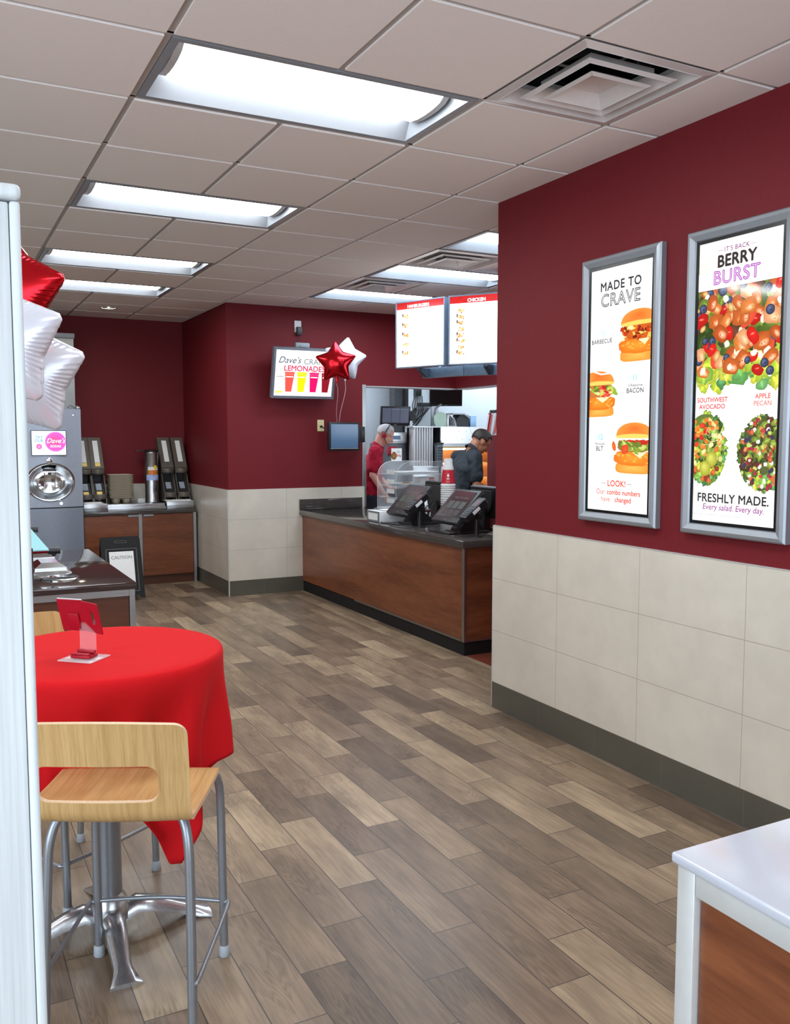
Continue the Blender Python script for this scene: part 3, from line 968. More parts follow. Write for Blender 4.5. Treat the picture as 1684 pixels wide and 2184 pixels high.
def make_stool(label, loc, rz):
    t = thing('counter_stool', label, 'stool', loc, rz, 'plywood stools at the red table')
    o = obj('seat_shell', shell(), [M_['maple'], M_['ply_edge']], t, angle=60)
    o.modifiers.new('solidify', 'SOLIDIFY'); o.modifiers[0].thickness = .012; o.modifiers[0].offset = 0; o.modifiers[0].material_offset_rim = 1
    bake(o); o.data.set_sharp_from_angle(angle=R(40))
    def smoothpath(P, n=5):
        Q = []
        P = [Vector(p) for p in P]
        for i in range(len(P) - 1):
            p0, p1, p2, p3 = P[max(i - 1, 0)], P[i], P[i + 1], P[min(i + 2, len(P) - 1)]
            for k in range(n):
                u = k / n
                Q.append(.5 * ((2 * p1) + (p2 - p0) * u + (2 * p0 - 5 * p1 + 4 * p2 - p3) * u * u + (3 * p1 - p0 - 3 * p2 + p3) * u ** 3))
        return Q + [P[-1]]
    for sx in (-1, 1):
        for front in (1, 0):
            if front: P = [(sx * .06, .02, .622), (sx * .13, .055, .619), (sx * .172, .13, .602), (sx * .186, .18, .555), (sx * .188, .20, .46), (sx * .189, .205, .25), (sx * .19, .21, .03)]
            else: P = [(sx * .06, -.10, .622), (sx * .12, -.125, .616), (sx * .16, -.15, .59), (sx * .178, -.17, .53), (sx * .183, -.18, .43), (sx * .187, -.195, .25), (sx * .19, -.21, .03)]
            b = MB(); b.tube(smoothpath(P), .0125, 14); lg = obj('leg', b, M_['silver'], t, angle=60)
            b = MB(); x, y, _ = P[-1]; b.lathe([(0, 0), (.0155, 0), (.017, .004), (.016, .03), (.0126, .034)], (x, y, 0), 18); obj('foot_cap', b, M_['rubber'], lg)
    b = MB(); b.box(-.12, .12, -.13, .04, .612, .632, .004); obj('seat_mount', b, M_['silver'], t)
    z = .175; yf, yr = .185, -.195
    P = [(-.197, yr - .01, z), (-.202, yr + .03, z), (-.208, yf - .02, z), (-.20, yf + .012, z), (-.185, yf + .02, z), (0, yf + .034, z + .004), (.185, yf + .02, z), (.20, yf + .012, z), (.208, yf - .02, z), (.202, yr + .03, z), (.197, yr - .01, z)]
    b = MB(); b.tube(smoothpath(P, 6), .0065, 10); obj('footrest_ring', b, M_['silver'], t, angle=60)
    return t
s0 = make_stool('light plywood stool with a cut-out back, in front of the red table', (-.274, -.586, 0), R(-27.5))
dup(s0, (-.34, .24, 0), R(180 + 30), 'plywood stool on the far side of the red table, mostly hidden')

# ------------------------------------------------------------------ small sign holder on the table
t = thing('table_sign', 'red plastic sign on a clear stem and base, on the red tablecloth', 'table sign', (-.362, -.297, TZ + .0045), R(-43))
b = MB(); b.box(-.056, .056, -.05, .05, 0, .004, .001); obj('base_plate', b, M_['clear_edge'], t)
b = MB(); b.box(-.032, .032, -.022, .022, .0045, .014, .002); b.box(-.028, .032, .002, .016, .0145, .026, .004); b.box(-.032, .030, -.022, -.010, .0142, .02, .003); obj('foot_block', b, M_['red_plastic'], t)
b = MB(); b.box(-.026, .03, .0168, .0188, .014, .115, .0004, 1); obj('stem', b, M_['clear'], t)
# folded plate with an oval slot in the turned flap
th = .0035
Mx = Matrix.Translation((-.012, .0125, .125)) @ Matrix.Rotation(R(17), 4, 'X')
b = MB(); b.box(-.075, .008, -th / 2, th / 2, -.05, .052, m=Mx @ Matrix.Rotation(R(0), 4, 'Y'))
obj('plate', b, M_['red_plastic'], t, smooth=False)
My = Mx @ Matrix.Rotation(R(0), 4, 'Y') @ Matrix.Translation((.008, 0, 0)) @ Matrix.Rotation(R(-14), 4, 'Z')
b = MB(); n = 7
outer = rrect(.064, .100, .003, n, .032, 0.0); inner = rrect(.014, .044, .0069, n, .036, .0)
b.ring(outer, inner, lambda u, v, d: My @ Vector((u, d, v)), -th / 2, th / 2); obj('flap', b, M_['red_plastic'], t, smooth=False)
b = MB(); b.box(-.075, .008, th / 2 + .0002, th / 2 + .002, -.05, .0545, m=Mx @ Matrix.Rotation(R(0), 4, 'Y')); obj('white_backing', b, M_['white_plastic'], t, smooth=False)
b = MB(); b.box(-.045, -.008, -th / 2 - .006, -th / 2 - .0003, -.045, .01, .002, m=Mx @ Matrix.Rotation(R(0), 4, 'Y')); obj('clip', b, M_['red_plastic'], t)

# ------------------------------------------------------------------ backlit posters
K = lambda r, g, b: srgb(r, g, b)
WHITE = (1, 1, 1, 1)
def poster(label, yc):
    t = thing('lightbox_poster', label, 'poster', (WALLX, yc, 1.792), R(-90), 'lit menu posters on the red wall')
    W, Hh, D = .527, 1.252, .036
    fl = lambda u, v, d: Vector((u, d, v))
    # bevelled aluminium frame
    b = MB(); fw_ = .045
    L = []
    for e, d in ((0, 0), (0, -D + .008), (.006, -D), (.02, -D - .004), (fw_ - .004, -D + .004), (fw_, -D + .012)):
        L.append([Vector((sx * (W / 2 - e), d, sz * (Hh / 2 - e))) for sx, sz in ((-1, -1), (1, -1), (1, 1), (-1, 1))])
    for A, B in zip(L, L[1:]):
        for i in range(4): b.face([A[i], A[(i + 1) % 4], B[(i + 1) % 4], B[i]])
    obj('frame', b, M_['frame'], t, smooth=False)
    b = MB(); o_ = [(sx * (W / 2 - fw_), sz * (Hh / 2 - fw_)) for sx, sz in ((-1, -1), (1, -1), (1, 1), (-1, 1))]
    i_ = [(sx * (W / 2 - fw_ - .013), sz * (Hh / 2 - fw_ - .013)) for sx, sz in ((-1, -1), (1, -1), (1, 1), (-1, 1))]
    b.ring(o_, i_, fl, -.012, -D + .011); obj('inner_bezel', b, M_['bezel'], t, smooth=False)
    return t
PW, PH = .411, 1.136
def pc(u, v): return ((u - .5) * PW, (.5 - v) * PH)

def bun_burger(p, cx, cy, w, h, kind):
    """a printed sandwich: heel, fillet, cheese, greens or strings, crown"""
    rng = p.rng
    O, O2, Y = K(250, 130, 40), K(236, 96, 28), K(255, 214, 120)
    b0 = cy - h / 2
    p.blob(cx, b0 + .02 * h, w * .55, .05 * h, K(255, 226, 190), WHITE, 0, .03, 20)
    p.blob(cx, b0 + h * .10, w * .47, h * .12, K(255, 176, 84), K(246, 140, 52), 0, .02, 24, .55)
    p.blob(cx, b0 + h * .29, w * .50, h * .15, K(250, 150, 50), K(232, 108, 30), 0, .06, 30, .7)
    for k in range(14):
        p.blob(cx + rng.uniform(-.42, .42) * w, b0 + h * rng.uniform(.2, .38), w * rng.uniform(.03, .08), h * rng.uniform(.015, .04), K(255, 182, 80), K(240, 128, 40), rng.uniform(-.5, .5), .25, 9)
    p.up().poly([(cx - .1 * w, b0 + h * .45), (cx + .42 * w, b0 + h * .45), (cx + .16 * w, b0 + h * .29)], K(255, 236, 176))
    c_ = {'bbq': K(206, 96, 34), 'bacon': K(200, 120, 60), 'blt': K(150, 120, 50)}[kind]
    p.blob(cx + .03 * w, b0 + h * .56, w * .44, h * .15, c_, shade(c_, .8), 0, .06, 24, .6)
    if kind == 'bbq':
        for k in range(34):
            c = rng.choice([K(255, 200, 96), K(236, 120, 36), K(190, 60, 24), K(150, 40, 24), K(255, 226, 150), K(120, 34, 24)])
            p.blob(cx + rng.uniform(-.42, .46) * w, b0 + h * rng.uniform(.42, .66), w * rng.uniform(.035, .1), h * rng.uniform(.02, .05), c, tuple(q * .8 for q in c[:3]) + (1,), rng.uniform(-1.2, 1.2), .25, 10)
    elif kind == 'bacon':
        for k in range(16):
            c = rng.choice([K(220, 60, 50), K(240, 96, 70), K(186, 40, 40), K(255, 150, 110)])
            p.blob(cx + rng.uniform(.0, .42) * w, b0 + h * rng.uniform(.44, .62), w * rng.uniform(.05, .12), h * rng.uniform(.025, .05), c, tuple(q * .85 for q in c[:3]) + (1,), rng.uniform(-.6, .6), .2, 10)
        for k in range(22):
            c = rng.choice([K(150, 180, 60), K(196, 216, 96), K(96, 130, 50), K(226, 236, 150)])
            p.blob(cx + rng.uniform(-.48, .5) * w, b0 + h * rng.uniform(.5, .64), w * rng.uniform(.04, .11), h * rng.uniform(.02, .06), c, tuple(q * .72 for q in c[:3]) + (1,), rng.uniform(-1, 1), .35, 11)
    else:
        for k in range(9):
            p.blob(cx + rng.uniform(-.2, .45) * w, b0 + h * rng.uniform(.56, .66), w * rng.uniform(.09, .15), h * .035, K(206, 54, 34), K(170, 36, 26), rng.uniform(-.2, .2), .1, 12)
        for k in range(5):
            p.blob(cx + (-.35 + .17 * k) * w, b0 + h * .67, w * .1, h * .03, WHITE, K(250, 236, 226), 0, .2, 10)
        for k in range(26):
            c = rng.choice([K(140, 160, 60), K(176, 190, 84), K(108, 130, 52), K(200, 210, 110)])
            p.blob(cx + rng.uniform(-.3, .48) * w, b0 + h * rng.uniform(.44, .58), w * rng.uniform(.06, .13), h * rng.uniform(.03, .055), c, tuple(q * .75 for q in c[:3]) + (1,), rng.uniform(-.8, .2), .25, 12)
        p.blob(cx - .52 * w, b0 + h * .52, w * .05, h * .1, K(244, 110, 40), K(226, 84, 30), .3, .12, 12)
        p.blob(cx - .22 * w, b0 + h * .46, w * .1, h * .09, K(226, 90, 50), K(200, 60, 36), .3, .2, 12)
    # crown: dome with a paler lower rim
    c0 = b0 + h * .68
    rim = [(cx - .44 * w, c0), (cx - .47 * w, c0 + .05 * h)] + [(cx + .46 * w * math.cos(a) * (1 if abs(math.cos(a)) < .9 else 1), c0 + .04 * h + .27 * h * math.sin(a) ** .8) for a in [PI - PI * k / 18 for k in range(1, 18)]] + [(cx + .47 * w, c0 + .05 * h), (cx + .44 * w, c0)]
    p.up().fan((cx + .02 * w, c0 + .2 * h), rim, K(240, 104, 40), K(250, 140, 60))
    p.up().poly([(cx - .44 * w, c0), (cx + .44 * w, c0), (cx + .46 * w, c0 + .05 * h), (cx + .3 * w, c0 + .075 * h), (cx, c0 + .09 * h), (cx - .3 * w, c0 + .075 * h), (cx - .46 * w, c0 + .05 * h)], K(255, 196, 96))

def shade(c, f): return tuple(min(1, q * f) for q in c[:3]) + (1,)
def leafy(p, x, y, r, c):
    p.blob(x, y, r, r * p.rng.uniform(.45, .9), c, shade(c, .55), p.rng.uniform(0, PI), .32, 15)
    p.blob(x, y, r * .6, r * .25, shade(c, 1.35), c, p.rng.uniform(0, PI), .35, 10)
def salad(p, x0, x1, y0, y1, n, size, inside, mode):
    rng = p.rng
    G1 = [K(88, 112, 46), K(120, 146, 58), K(62, 82, 38), K(150, 168, 70), K(96, 60, 44)]
    LIME = [K(190, 214, 70), K(150, 196, 84), K(214, 222, 90), K(110, 176, 96)]
    def spot():
        for _ in range(200):
            x, y = rng.uniform(x0, x1), rng.uniform(y0, y1)
            if inside(x, y): return x, y
        return (x0 + x1) / 2, (y0 + y1) / 2
    for k in range(n):
        x, y = spot(); low = (y - y0) / (y1 - y0)
        leafy(p, x, y, size * rng.uniform(.9, 1.7), rng.choice(LIME if low < (.28 if mode == 'berry' else .2) else (G1 if mode != 'avocado' else G1[:4] + LIME)))
    for k in range(n):
        x, y = spot(); q = rng.random(); s_ = size * rng.uniform(.7, 1.1)
        if mode == 'berry':
            if q < .34:      # grilled chicken cube
                c = rng.choice([K(226, 130, 62), K(206, 104, 48), K(238, 168, 118), K(196, 92, 44)])
                a = rng.uniform(0, PI)
                p.blob(x, y, s_ * 1.1, s_ * .85, c, shade(c, .62), a, .14, 9, .55)
                p.blob(x + s_ * .25, y - s_ * .2, s_ * .7, s_ * .42, K(248, 206, 168), c, a, .15, 9)
                for _ in range(3): p.blob(x + rng.uniform(-.6, .6) * s_, y + rng.uniform(-.4, .5) * s_, s_ * .09, s_ * .07, K(120, 56, 30), shade(c, .8), 0, .3, 6)
            elif q < .56:    # blueberry
                p.blob(x, y, s_ * .62, s_ * .6, K(96, 106, 140), K(34, 38, 62), 0, .03, 18, 1, (-.25, .3))
                p.blob(x + s_ * .1, y - s_ * .05, s_ * .16, s_ * .15, K(24, 26, 44), K(60, 66, 96), 0, .3, 8)
            elif q < .72:    # strawberry slice
                c = rng.choice([K(216, 40, 34), K(190, 34, 30), K(236, 84, 60)])
                p.blob(x, y, s_ * 1.1, s_ * .7, c, shade(c, .7), rng.uniform(0, PI), .1, 12, .8, (.1, .3))
                p.blob(x, y + s_ * .15, s_ * .4, s_ * .14, K(248, 150, 120), c, rng.uniform(-.4, .4), .2, 8)
            elif q < .87:    # white cheese crumble
                p.blob(x, y, s_ * .5, s_ * .42, K(255, 252, 240), K(226, 206, 176), rng.uniform(0, PI), .2, 9)
            else:            # sliced almond
                p.blob(x, y, s_ * .6, s_ * .38, K(236, 206, 140), K(176, 126, 66), rng.uniform(0, PI), .05, 14)
        elif mode == 'avocado':
            fx = (x - x0) / (x1 - x0); fy = (y - y0) / (y1 - y0)
            if fy > .55 and fx < .6: c = rng.choice([K(226, 70, 44), K(240, 120, 50), K(206, 50, 40), K(232, 140, 60)])
            elif fy < .25: c = rng.choice([K(190, 76, 50), K(216, 110, 60), K(150, 60, 44)])
            else: c = rng.choice([K(236, 150, 70), K(246, 206, 130), K(226, 120, 50), K(250, 226, 160)])
            p.blob(x, y, s_ * .8, s_ * .6, c, shade(c, .72), rng.uniform(0, PI), .12, 9, .7)
        else:
            c = rng.choice([K(214, 110, 70), K(196, 70, 60), K(110, 50, 50), K(255, 250, 240), K(64, 60, 90), K(226, 150, 90), K(200, 210, 110), K(170, 50, 70)])
            p.blob(x, y, s_ * rng.uniform(.5, .9), s_ * rng.uniform(.4, .7), c, shade(c, .7), rng.uniform(0, PI), .15, 9, .7)
    return p

t1 = poster('lit poster reading MADE TO CRAVE with three burgers, left one of the wall posters', .194)
p = Print(rng=3); p.rect(-PW / 2, PW / 2, -PH / 2, PH / 2, WHITE)
bun_burger(p, *pc(.80, .285), PW * .62, PH * .205, 'bbq')
bun_burger(p, *pc(.13, .51), PW * .62, PH * .19, 'bacon')
bun_burger(p, *pc(.76, .735), PW * .62, PH * .205, 'blt')
p.up().poly([pc(.02, .412), pc(.10, .418), pc(.2, .428), pc(.36, .426), pc(.36, .432), pc(.19, .434), pc(.1, .424), pc(.02, .417)], WHITE)
p.build('printed_picture', M_['print_lit'], t1, -.020, clip=(-PW / 2, PW / 2, -PH / 2, PH / 2))
p = Print(); DK, TEAL, ORG = K(44, 44, 48), K(110, 206, 216), K(222, 70, 48)
p.text('MADE TO', *pc(.5, .075), .058, DK, .028, 0, 1.12)
p.text('CRAVE', *pc(.5, .132), .083, DK, .03, 0, 1.06); p.text('CRAVE', *pc(.5, .132), .083, WHITE, -.028, 0, 1.06)
p.text('NEW', *pc(.5, .032), .016, K(176, 176, 180), 0, 0, 1.3)
p.text('10', *pc(.22, .262), .036, K(170, 234, 240), .03)
p.text('BARBECUE', *pc(.205, .296), .029, DK, .014, 0, 1.05)
p.text('#', *pc(.66, .452), .018, TEAL); p.text('11', *pc(.765, .458), .037, TEAL, .03)
p.text("S'Awesome", *pc(.77, .486), .020, DK, .012, .3); p.text('BACON', *pc(.77, .508), .031, DK, .016, 0, 1.05)
p.text('#', *pc(.13, .688), .018, TEAL); p.text('12', *pc(.21, .694), .037, TEAL, .03)
p.text('Avocado', *pc(.2, .721), .020, DK, .012, .3); p.text('BLT', *pc(.2, .742), .031, DK, .016, 0, 1.05)
p.text('LOOK!', *pc(.5, .886), .040, ORG, .03, 0, 1.06); 
p.up().rect(pc(.24, 0)[0], pc(.32, 0)[0], pc(0, .8865)[1], pc(0, .8845)[1], DK); p.rect(pc(.68, 0)[0], pc(.76, 0)[0], pc(0, .8865)[1], pc(0, .8845)[1], DK)
p.text('Our', *pc(.23, .922), .035, K(226, 104, 80), .012); p.text('combo numbers', *pc(.615, .922), .034, ORG, .03)
p.text('have', *pc(.32, .952), .035, K(226, 104, 80), .012); p.text('changed', *pc(.61, .952), .034, ORG, .03)
p.text('................', *pc(.9, .985), .012, K(120, 120, 120))
p.build('lettering', M_['print_lit'], t1, -.0235)

t2 = poster("lit poster reading BERRY BURST with a salad photo, right one of the wall posters", -.484)
p = Print(rng=11); p.rect(-PW / 2, PW / 2, -PH / 2, PH / 2, WHITE)
p.up().rect(-PW / 2, -PW / 2 + .05, pc(0, .17)[1], PH / 2, K(214, 206, 192), K(236, 232, 222)); p.rect(-PW / 2 + .05, -PW / 2 + .09, pc(0, .17)[1], PH / 2, K(240, 236, 228), K(250, 248, 244))
ya, yb = pc(0, .55)[1], pc(0, .168)[1]
p.up().rect(-PW / 2, PW / 2, pc(0, .45)[1], yb, K(70, 66, 40))
for k in range(46):
    u = p.rng.uniform(.05, .98); leafy(p, *pc(u, p.rng.uniform(.44, .505) + .02 * math.sin(u * 9)), .02 * p.rng.uniform(.9, 1.8), p.rng.choice([K(196, 214, 70), K(150, 190, 84), K(226, 226, 80), K(120, 180, 110), K(90, 150, 90)]))
salad(p, -PW / 2 - .01, PW / 2 + .01, pc(0, .475)[1], yb + .012, 120, .036, lambda x, y: True, 'berry')
p.up().rect(-PW / 2, PW / 2, yb, yb + .07, WHITE)
p.rect(-PW / 2, -PW / 2 + .05, yb, yb + .07, K(220, 212, 198), K(222, 214, 202))
cx, cy = pc(.12, .735); 
for k in range(40):
    a = p.rng.uniform(-1.6, 1.6); leafy(p, cx + .115 * math.cos(a), cy + .145 * math.sin(a), .014, p.rng.choice([K(150, 190, 70), K(190, 210, 80), K(70, 120, 70), K(110, 150, 60)]))
p.blob(cx, cy, .112, .142, K(120, 140, 60), K(90, 110, 50), 0, .06, 26)
salad(p, cx - .1, cx + .11, cy - .135, cy + .12, 90, .016, lambda x, y: ((x - cx) / .11) ** 2 + ((y - cy) / .14) ** 2 < 1, 'avocado')
for dx, dy in ((.045, -.045), (.012, -.082)): p.blob(cx + dx, cy + dy, .03, .032, K(206, 206, 96), K(150, 150, 46), 0, .03, 20, 1, (-.2, .3))
for k in range(26): 
    x, y = cx + p.rng.uniform(.01, .085), cy + p.rng.uniform(.0, .07); a = p.rng.uniform(0, PI)
    p.up().poly([(x, y), (x + .03 * math.cos(a), y + .03 * math.sin(a)), (x + .03 * math.cos(a) - .002, y + .03 * math.sin(a) + .003)], K(255, 234, 170))
cx2, cy2 = pc(.86, .75)
for k in range(40):
    a = p.rng.uniform(1.5, 4.8); leafy(p, cx2 + .115 * math.cos(a), cy2 + .14 * math.sin(a), .014, p.rng.choice([K(110, 150, 70), K(170, 190, 80), K(80, 110, 70), K(60, 84, 60)]))
p.blob(cx2, cy2, .118, .142, K(96, 100, 56), K(70, 84, 44), 0, .06, 26)
salad(p, cx2 - .115, cx2 + .1, cy2 - .14, cy2 + .14, 120, .0145, lambda x, y: ((x - cx2) / .12) ** 2 + ((y - cy2) / .14) ** 2 < 1, 'pecan')
p.build('printed_picture', M_['print_lit'], t2, -.0205, clip=(-PW / 2, PW / 2, -PH / 2, PH / 2))
p = Print(); PUR, REDT = K(150, 70, 160), K(208, 62, 62)
p.text("IT'S BACK", *pc(.47, .036), .026, K(130, 70, 116), .02, 0, 1.1)
p.up().rect(pc(.24, 0)[0], pc(.31, 0)[0], pc(0, .0375)[1], pc(0, .0355)[1], K(150, 110, 140)); p.rect(pc(.63, 0)[0], pc(.70, 0)[0], pc(0, .0375)[1], pc(0, .0355)[1], K(170, 140, 160))
p.text('BERRY', *pc(.47, .076), .066, K(52, 44, 44), .045, 0, 1.03)
p.text('BURST', *pc(.47, .132), .076, PUR, .035, 0, 1.06); p.text('BURST', *pc(.47, .132), .076, K(244, 196, 240), -.024, 0, 1.06)
p.text('SOUTHWEST', *pc(.22, .561), .027, REDT, .03); p.text('AVOCADO', *pc(.22, .585), .027, REDT, .03)
p.text('APPLE', *pc(.83, .556), .027, K(214, 74, 64), .026); p.text('PECAN', *pc(.83, .580), .027, K(214, 100, 84), .016)
p.text('FRESHLY MADE.', *pc(.5, .915), .050, K(48, 46, 48), .03, 0, 1.03)
p.text('Every salad. Every day.', *pc(.51, .947), .034, K(140, 60, 130), .016, .15)
p.text('BERRY BURST SALAD CONTAINS MILK, SOY AND TREE NUTS (ALMONDS).', *pc(.3, .975), .0085, K(60, 60, 60))
p.build('lettering', M_['print_lit'], t2, -.0235)
# ------------------------------------------------------------------ soda machine and ice maker
FX0, FX1, FY0, FY1 = -.04, .62, 6.45, 7.12
fxc = .31
t = thing('soda_machine', 'tall grey touchscreen soda machine with an oval steel dispensing bowl', 'soda machine', (.29, FY0, 0))
def front(x): return FY0 + .05 * ((x - fxc) / .35) ** 2
def bowed(b, x0, x1, z0, z1, hole=None):
    n = 24
    if hole is None:
        b.grid(n, 1, lambda u, v: (x0 + (x1 - x0) * u, front(x0 + (x1 - x0) * u), z0 + (z1 - z0) * v))
    else:
        cx, cz, rx, rz = hole; m = 64
        O, I = [], []
        AN = sorted([2 * PI * k / m for k in range(m)] + [math.atan2((z_ - cz) / rz, (x_ - cx) / rx) % (2 * PI) for x_ in (x0, x1) for z_ in (z0, z1)]); m = len(AN)
        for a in AN:
            dx, dz = math.cos(a) * rx, math.sin(a) * rz
            s_ = min(((x1 if dx > 0 else x0) - cx) / dx if abs(dx) > 1e-9 else 1e9, ((z1 if dz > 0 else z0) - cz) / dz if abs(dz) > 1e-9 else 1e9)
            O.append((cx + dx * s_, cz + dz * s_)); I.append((cx + dx, cz + dz))
        Ls = [[(i[0] + (o[0] - i[0]) * q, i[1] + (o[1] - i[1]) * q) for o, i in zip(O, I)] for q in (0, .15, .4, .7, 1)]
        R_ = [[b.bm.verts.new((x, front(x), z)) for x, z in l] for l in Ls]
        for A, B in zip(R_, R_[1:]):
            for k in range(m): b.bm.faces.new((A[k], A[(k + 1) % m], B[(k + 1) % m], B[k]))
BC = (fxc, 1.125, .213, .178)
b = MB(); bowed(b, FX0, FX1, .874, 1.862, BC)
# corner fill of the rectangle around the oval's outer loop
for sx, x in ((-1, FX0), (1, FX1)):
    b.grid(1, 1, lambda u, v: (x, front(x) + (FY1 - front(x)) * u, .874 + .988 * v))
b.face([(FX0, front(FX0), 1.862), (FX1, front(FX1), 1.862), (FX1, FY1, 1.862), (FX0, FY1, 1.862)])
bodyo = obj('upper_housing', b, M_['fountain'], t, world=True, angle=50)
b = MB(); n = 24
b.grid(n, 1, lambda u, v: (FX0 + (FX1 - FX0) * u, front(FX0 + (FX1 - FX0) * u), .03 + .834 * v))
for x in (FX0, FX1): b.grid(1, 1, lambda u, v: (x, front(x) + (FY1 - front(x)) * u, .03 + .834 * v))
obj('lower_door', b, plain('dark_grey_blue_paint', srgb(136, 143, 156), .33, .3, var=.03), t, world=True, angle=50)
b = MB(); b.box(FX0 + .01, FX1 - .01, FY0 + .06, FY1, 0, .873); obj('inner_frame', b, M_['black_matte'], t, smooth=False, world=True)
b = MB(); cx, cz, rx, rz = BC; m = 48
prof = [(1.10, -.004), (1.06, -.012), (1.0, -.004), (.97, .03), (.85, .11), (.6, .17), (.3, .19), (0, .195)]
rings = []
for q, d in prof:
    if q == 0: rings.append([b.bm.verts.new((cx, FY0 + d, cz))]); continue
    rings.append([b.bm.verts.new((cx + rx * q * math.cos(2 * PI * k / m), (front(cx + rx * q * math.cos(2 * PI * k / m)) if q >= 1 else FY0) + d, cz + rz * q * math.sin(2 * PI * k / m) - (.02 * (1 - q)))) for k in range(m)])
for A, B in zip(rings, rings[1:]):
    for k in range(m):
        if len(B) == 1: b.bm.faces.new((A[k], A[(k + 1) % m], B[0]))
        else: b.bm.faces.new((A[k], A[(k + 1) % m], B[(k + 1) % m], B[k]))
bowl = obj('dispensing_bowl', b, M_['polished'], t, world=True, angle=70)
b = MB(); b.box(cx - .06, cx + .06, FY0 + .02, FY0 + .12, cz + .11, cz + .135, .006); b.cyl((cx, FY0 + .06, cz + .11), (cx, FY0 + .06, cz + .075), .02, .014); obj('nozzle', b, M_['charcoal'], bowl, world=True)
b = MB(); b.box(cx - .05, cx + .05, FY0 + .03, FY0 + .1, cz + .104, cz + .1085); obj('nozzle_light', b, emit('cool_white_led', (.8, .9, 1, 1), 6), bowl, smooth=False, world=True)
b = MB(); b.tube([(cx - .05, FY0 + .05, cz + .1), (cx - .045, FY0 + .06, cz + .02), (cx - .05, FY0 + .07, cz - .09), (cx + .05, FY0 + .07, cz - .09), (cx + .045, FY0 + .06, cz + .02), (cx + .05, FY0 + .05, cz + .1)], .006, 8); obj('cup_lever', b, M_['polished'], bowl, world=True)
b = MB(); b.lathe([(.028, 0), (.028, .004), (.024, .006), (0, .006)], (fxc - .005, FY0 - .001, 1.345), 28, Matrix.Rotation(R(90), 4, 'X')); obj('round_badge', b, M_['polished'], t, world=True)
p = Print(); SW, SH = .318, .238
p.rect(-SW / 2, SW / 2, -SH / 2, SH / 2, K(236, 246, 252))
p.text('TRY', -.092, .055, .040, K(40, 140, 160), .02); p.text('OUR', -.092, .022, .040, K(40, 140, 160), .02)
p.blob(-.092, -.035, .027, .027, K(226, 60, 160), K(206, 50, 150), 0, .0, 20); p.text('100+', -.092, -.03, .014, WHITE); p.text('NEW', -.092, -.044, .010, WHITE)
p.up(); rim = [(.062 + .098 * (1 + .05 * (1 if k % 2 else -1)) * math.cos(2 * PI * k / 56), .012 + .098 * (1 + .05 * (1 if k % 2 else -1)) * math.sin(2 * PI * k / 56)) for k in range(56)]
p.fan((.04, .02), rim, K(214, 30, 90), K(206, 60, 190))
p.text("Dave's", .062, .02, .066, WHITE, .005, .35); p.text('SODAS', .062, -.034, .032, WHITE, .02)
p.text('made for you', -.03, -.099, .011, K(90, 90, 110)); p.text('freestyle', .06, -.099, .018, K(120, 70, 160), 0, .3)
so = MB(); so.box(-SW / 2 - .006, SW / 2 + .006, -.006, -.0005, -SH / 2 - .006, SH / 2 + .006)
sc = thing('tmp', 'x', 'x', (fxc - .005, FY0 - .006, 1.52)); 
scr = obj('touchscreen', so, M_['bezel'], None, smooth=False)
bpy.data.objects.remove(sc)
scr.parent = t; scr.location = (fxc - .005 - .29, -.006, 1.52); WM[scr.name] = WM[t.name] @ Matrix.Translation(scr.location)
p.build('screen_image', M_['print_screen'], scr, -.0065)
b = MB()
for x, z in ((.22, .905), (.33, .905)): b.lathe([(.015, 0), (.015, .002), (0, .002)], (x, front(x) + .0005, z), 16, Matrix.Rotation(R(90), 4, 'X'))
b = MB(); b.lathe([(.014, 0), (.014, .004), (0, .005)], (.405, front(.405) + .0005, .912), 16, Matrix.Rotation(R(90), 4, 'X')); obj('lit_button', b, emit('white_button_light', (.85, .92, 1, 1), 1.6), t, world=True)
b = MB(); b.lathe([(.006, 0), (.006, .003), (0, .003)], (.545, front(.545) + .0005, 1.80), 12, Matrix.Rotation(R(90), 4, 'X')); obj('indicator_light', b, emit('indicator', (.8, .9, 1, 1), 1.5), t, world=True)
t = thing('ice_maker', 'steel ice maker box standing on top of the soda machine', 'ice maker', (.25, 6.9, 1.863))
b = MB(); b.box(-.04, .592, 6.62, 7.13, 1.866, 2.58, .006); obj('housing', b, plain('pale_steel_panel', srgb(176, 180, 178), .4, .4, var=.03), t, world=True)
b = MB(); b.box(-.05, .6, 6.61, 7.135, 2.581, 2.63, .004); obj('lid', b, M_['white_metal'], t, world=True)
b = MB(); b.cyl((.40, 7.0, 2.631), (.40, 7.0, H - .002), .03); tag(obj('ventilation_pipe', b, M_['gun']), 'grey pipe rising from the ice maker to the ceiling', 'pipe')
b = MB(); b.box(.585, .617, 6.5, 6.62, 1.865, 1.885, .003); b.tube([(.50, 6.52, 1.874), (.53, 6.50, 1.9), (.56, 6.52, 1.88), (.60, 6.51, 1.895)], .004, 8); tag(obj('hose_fitting', b, M_['trim']), 'small hose fitting on the top corner of the soda machine', 'fitting')

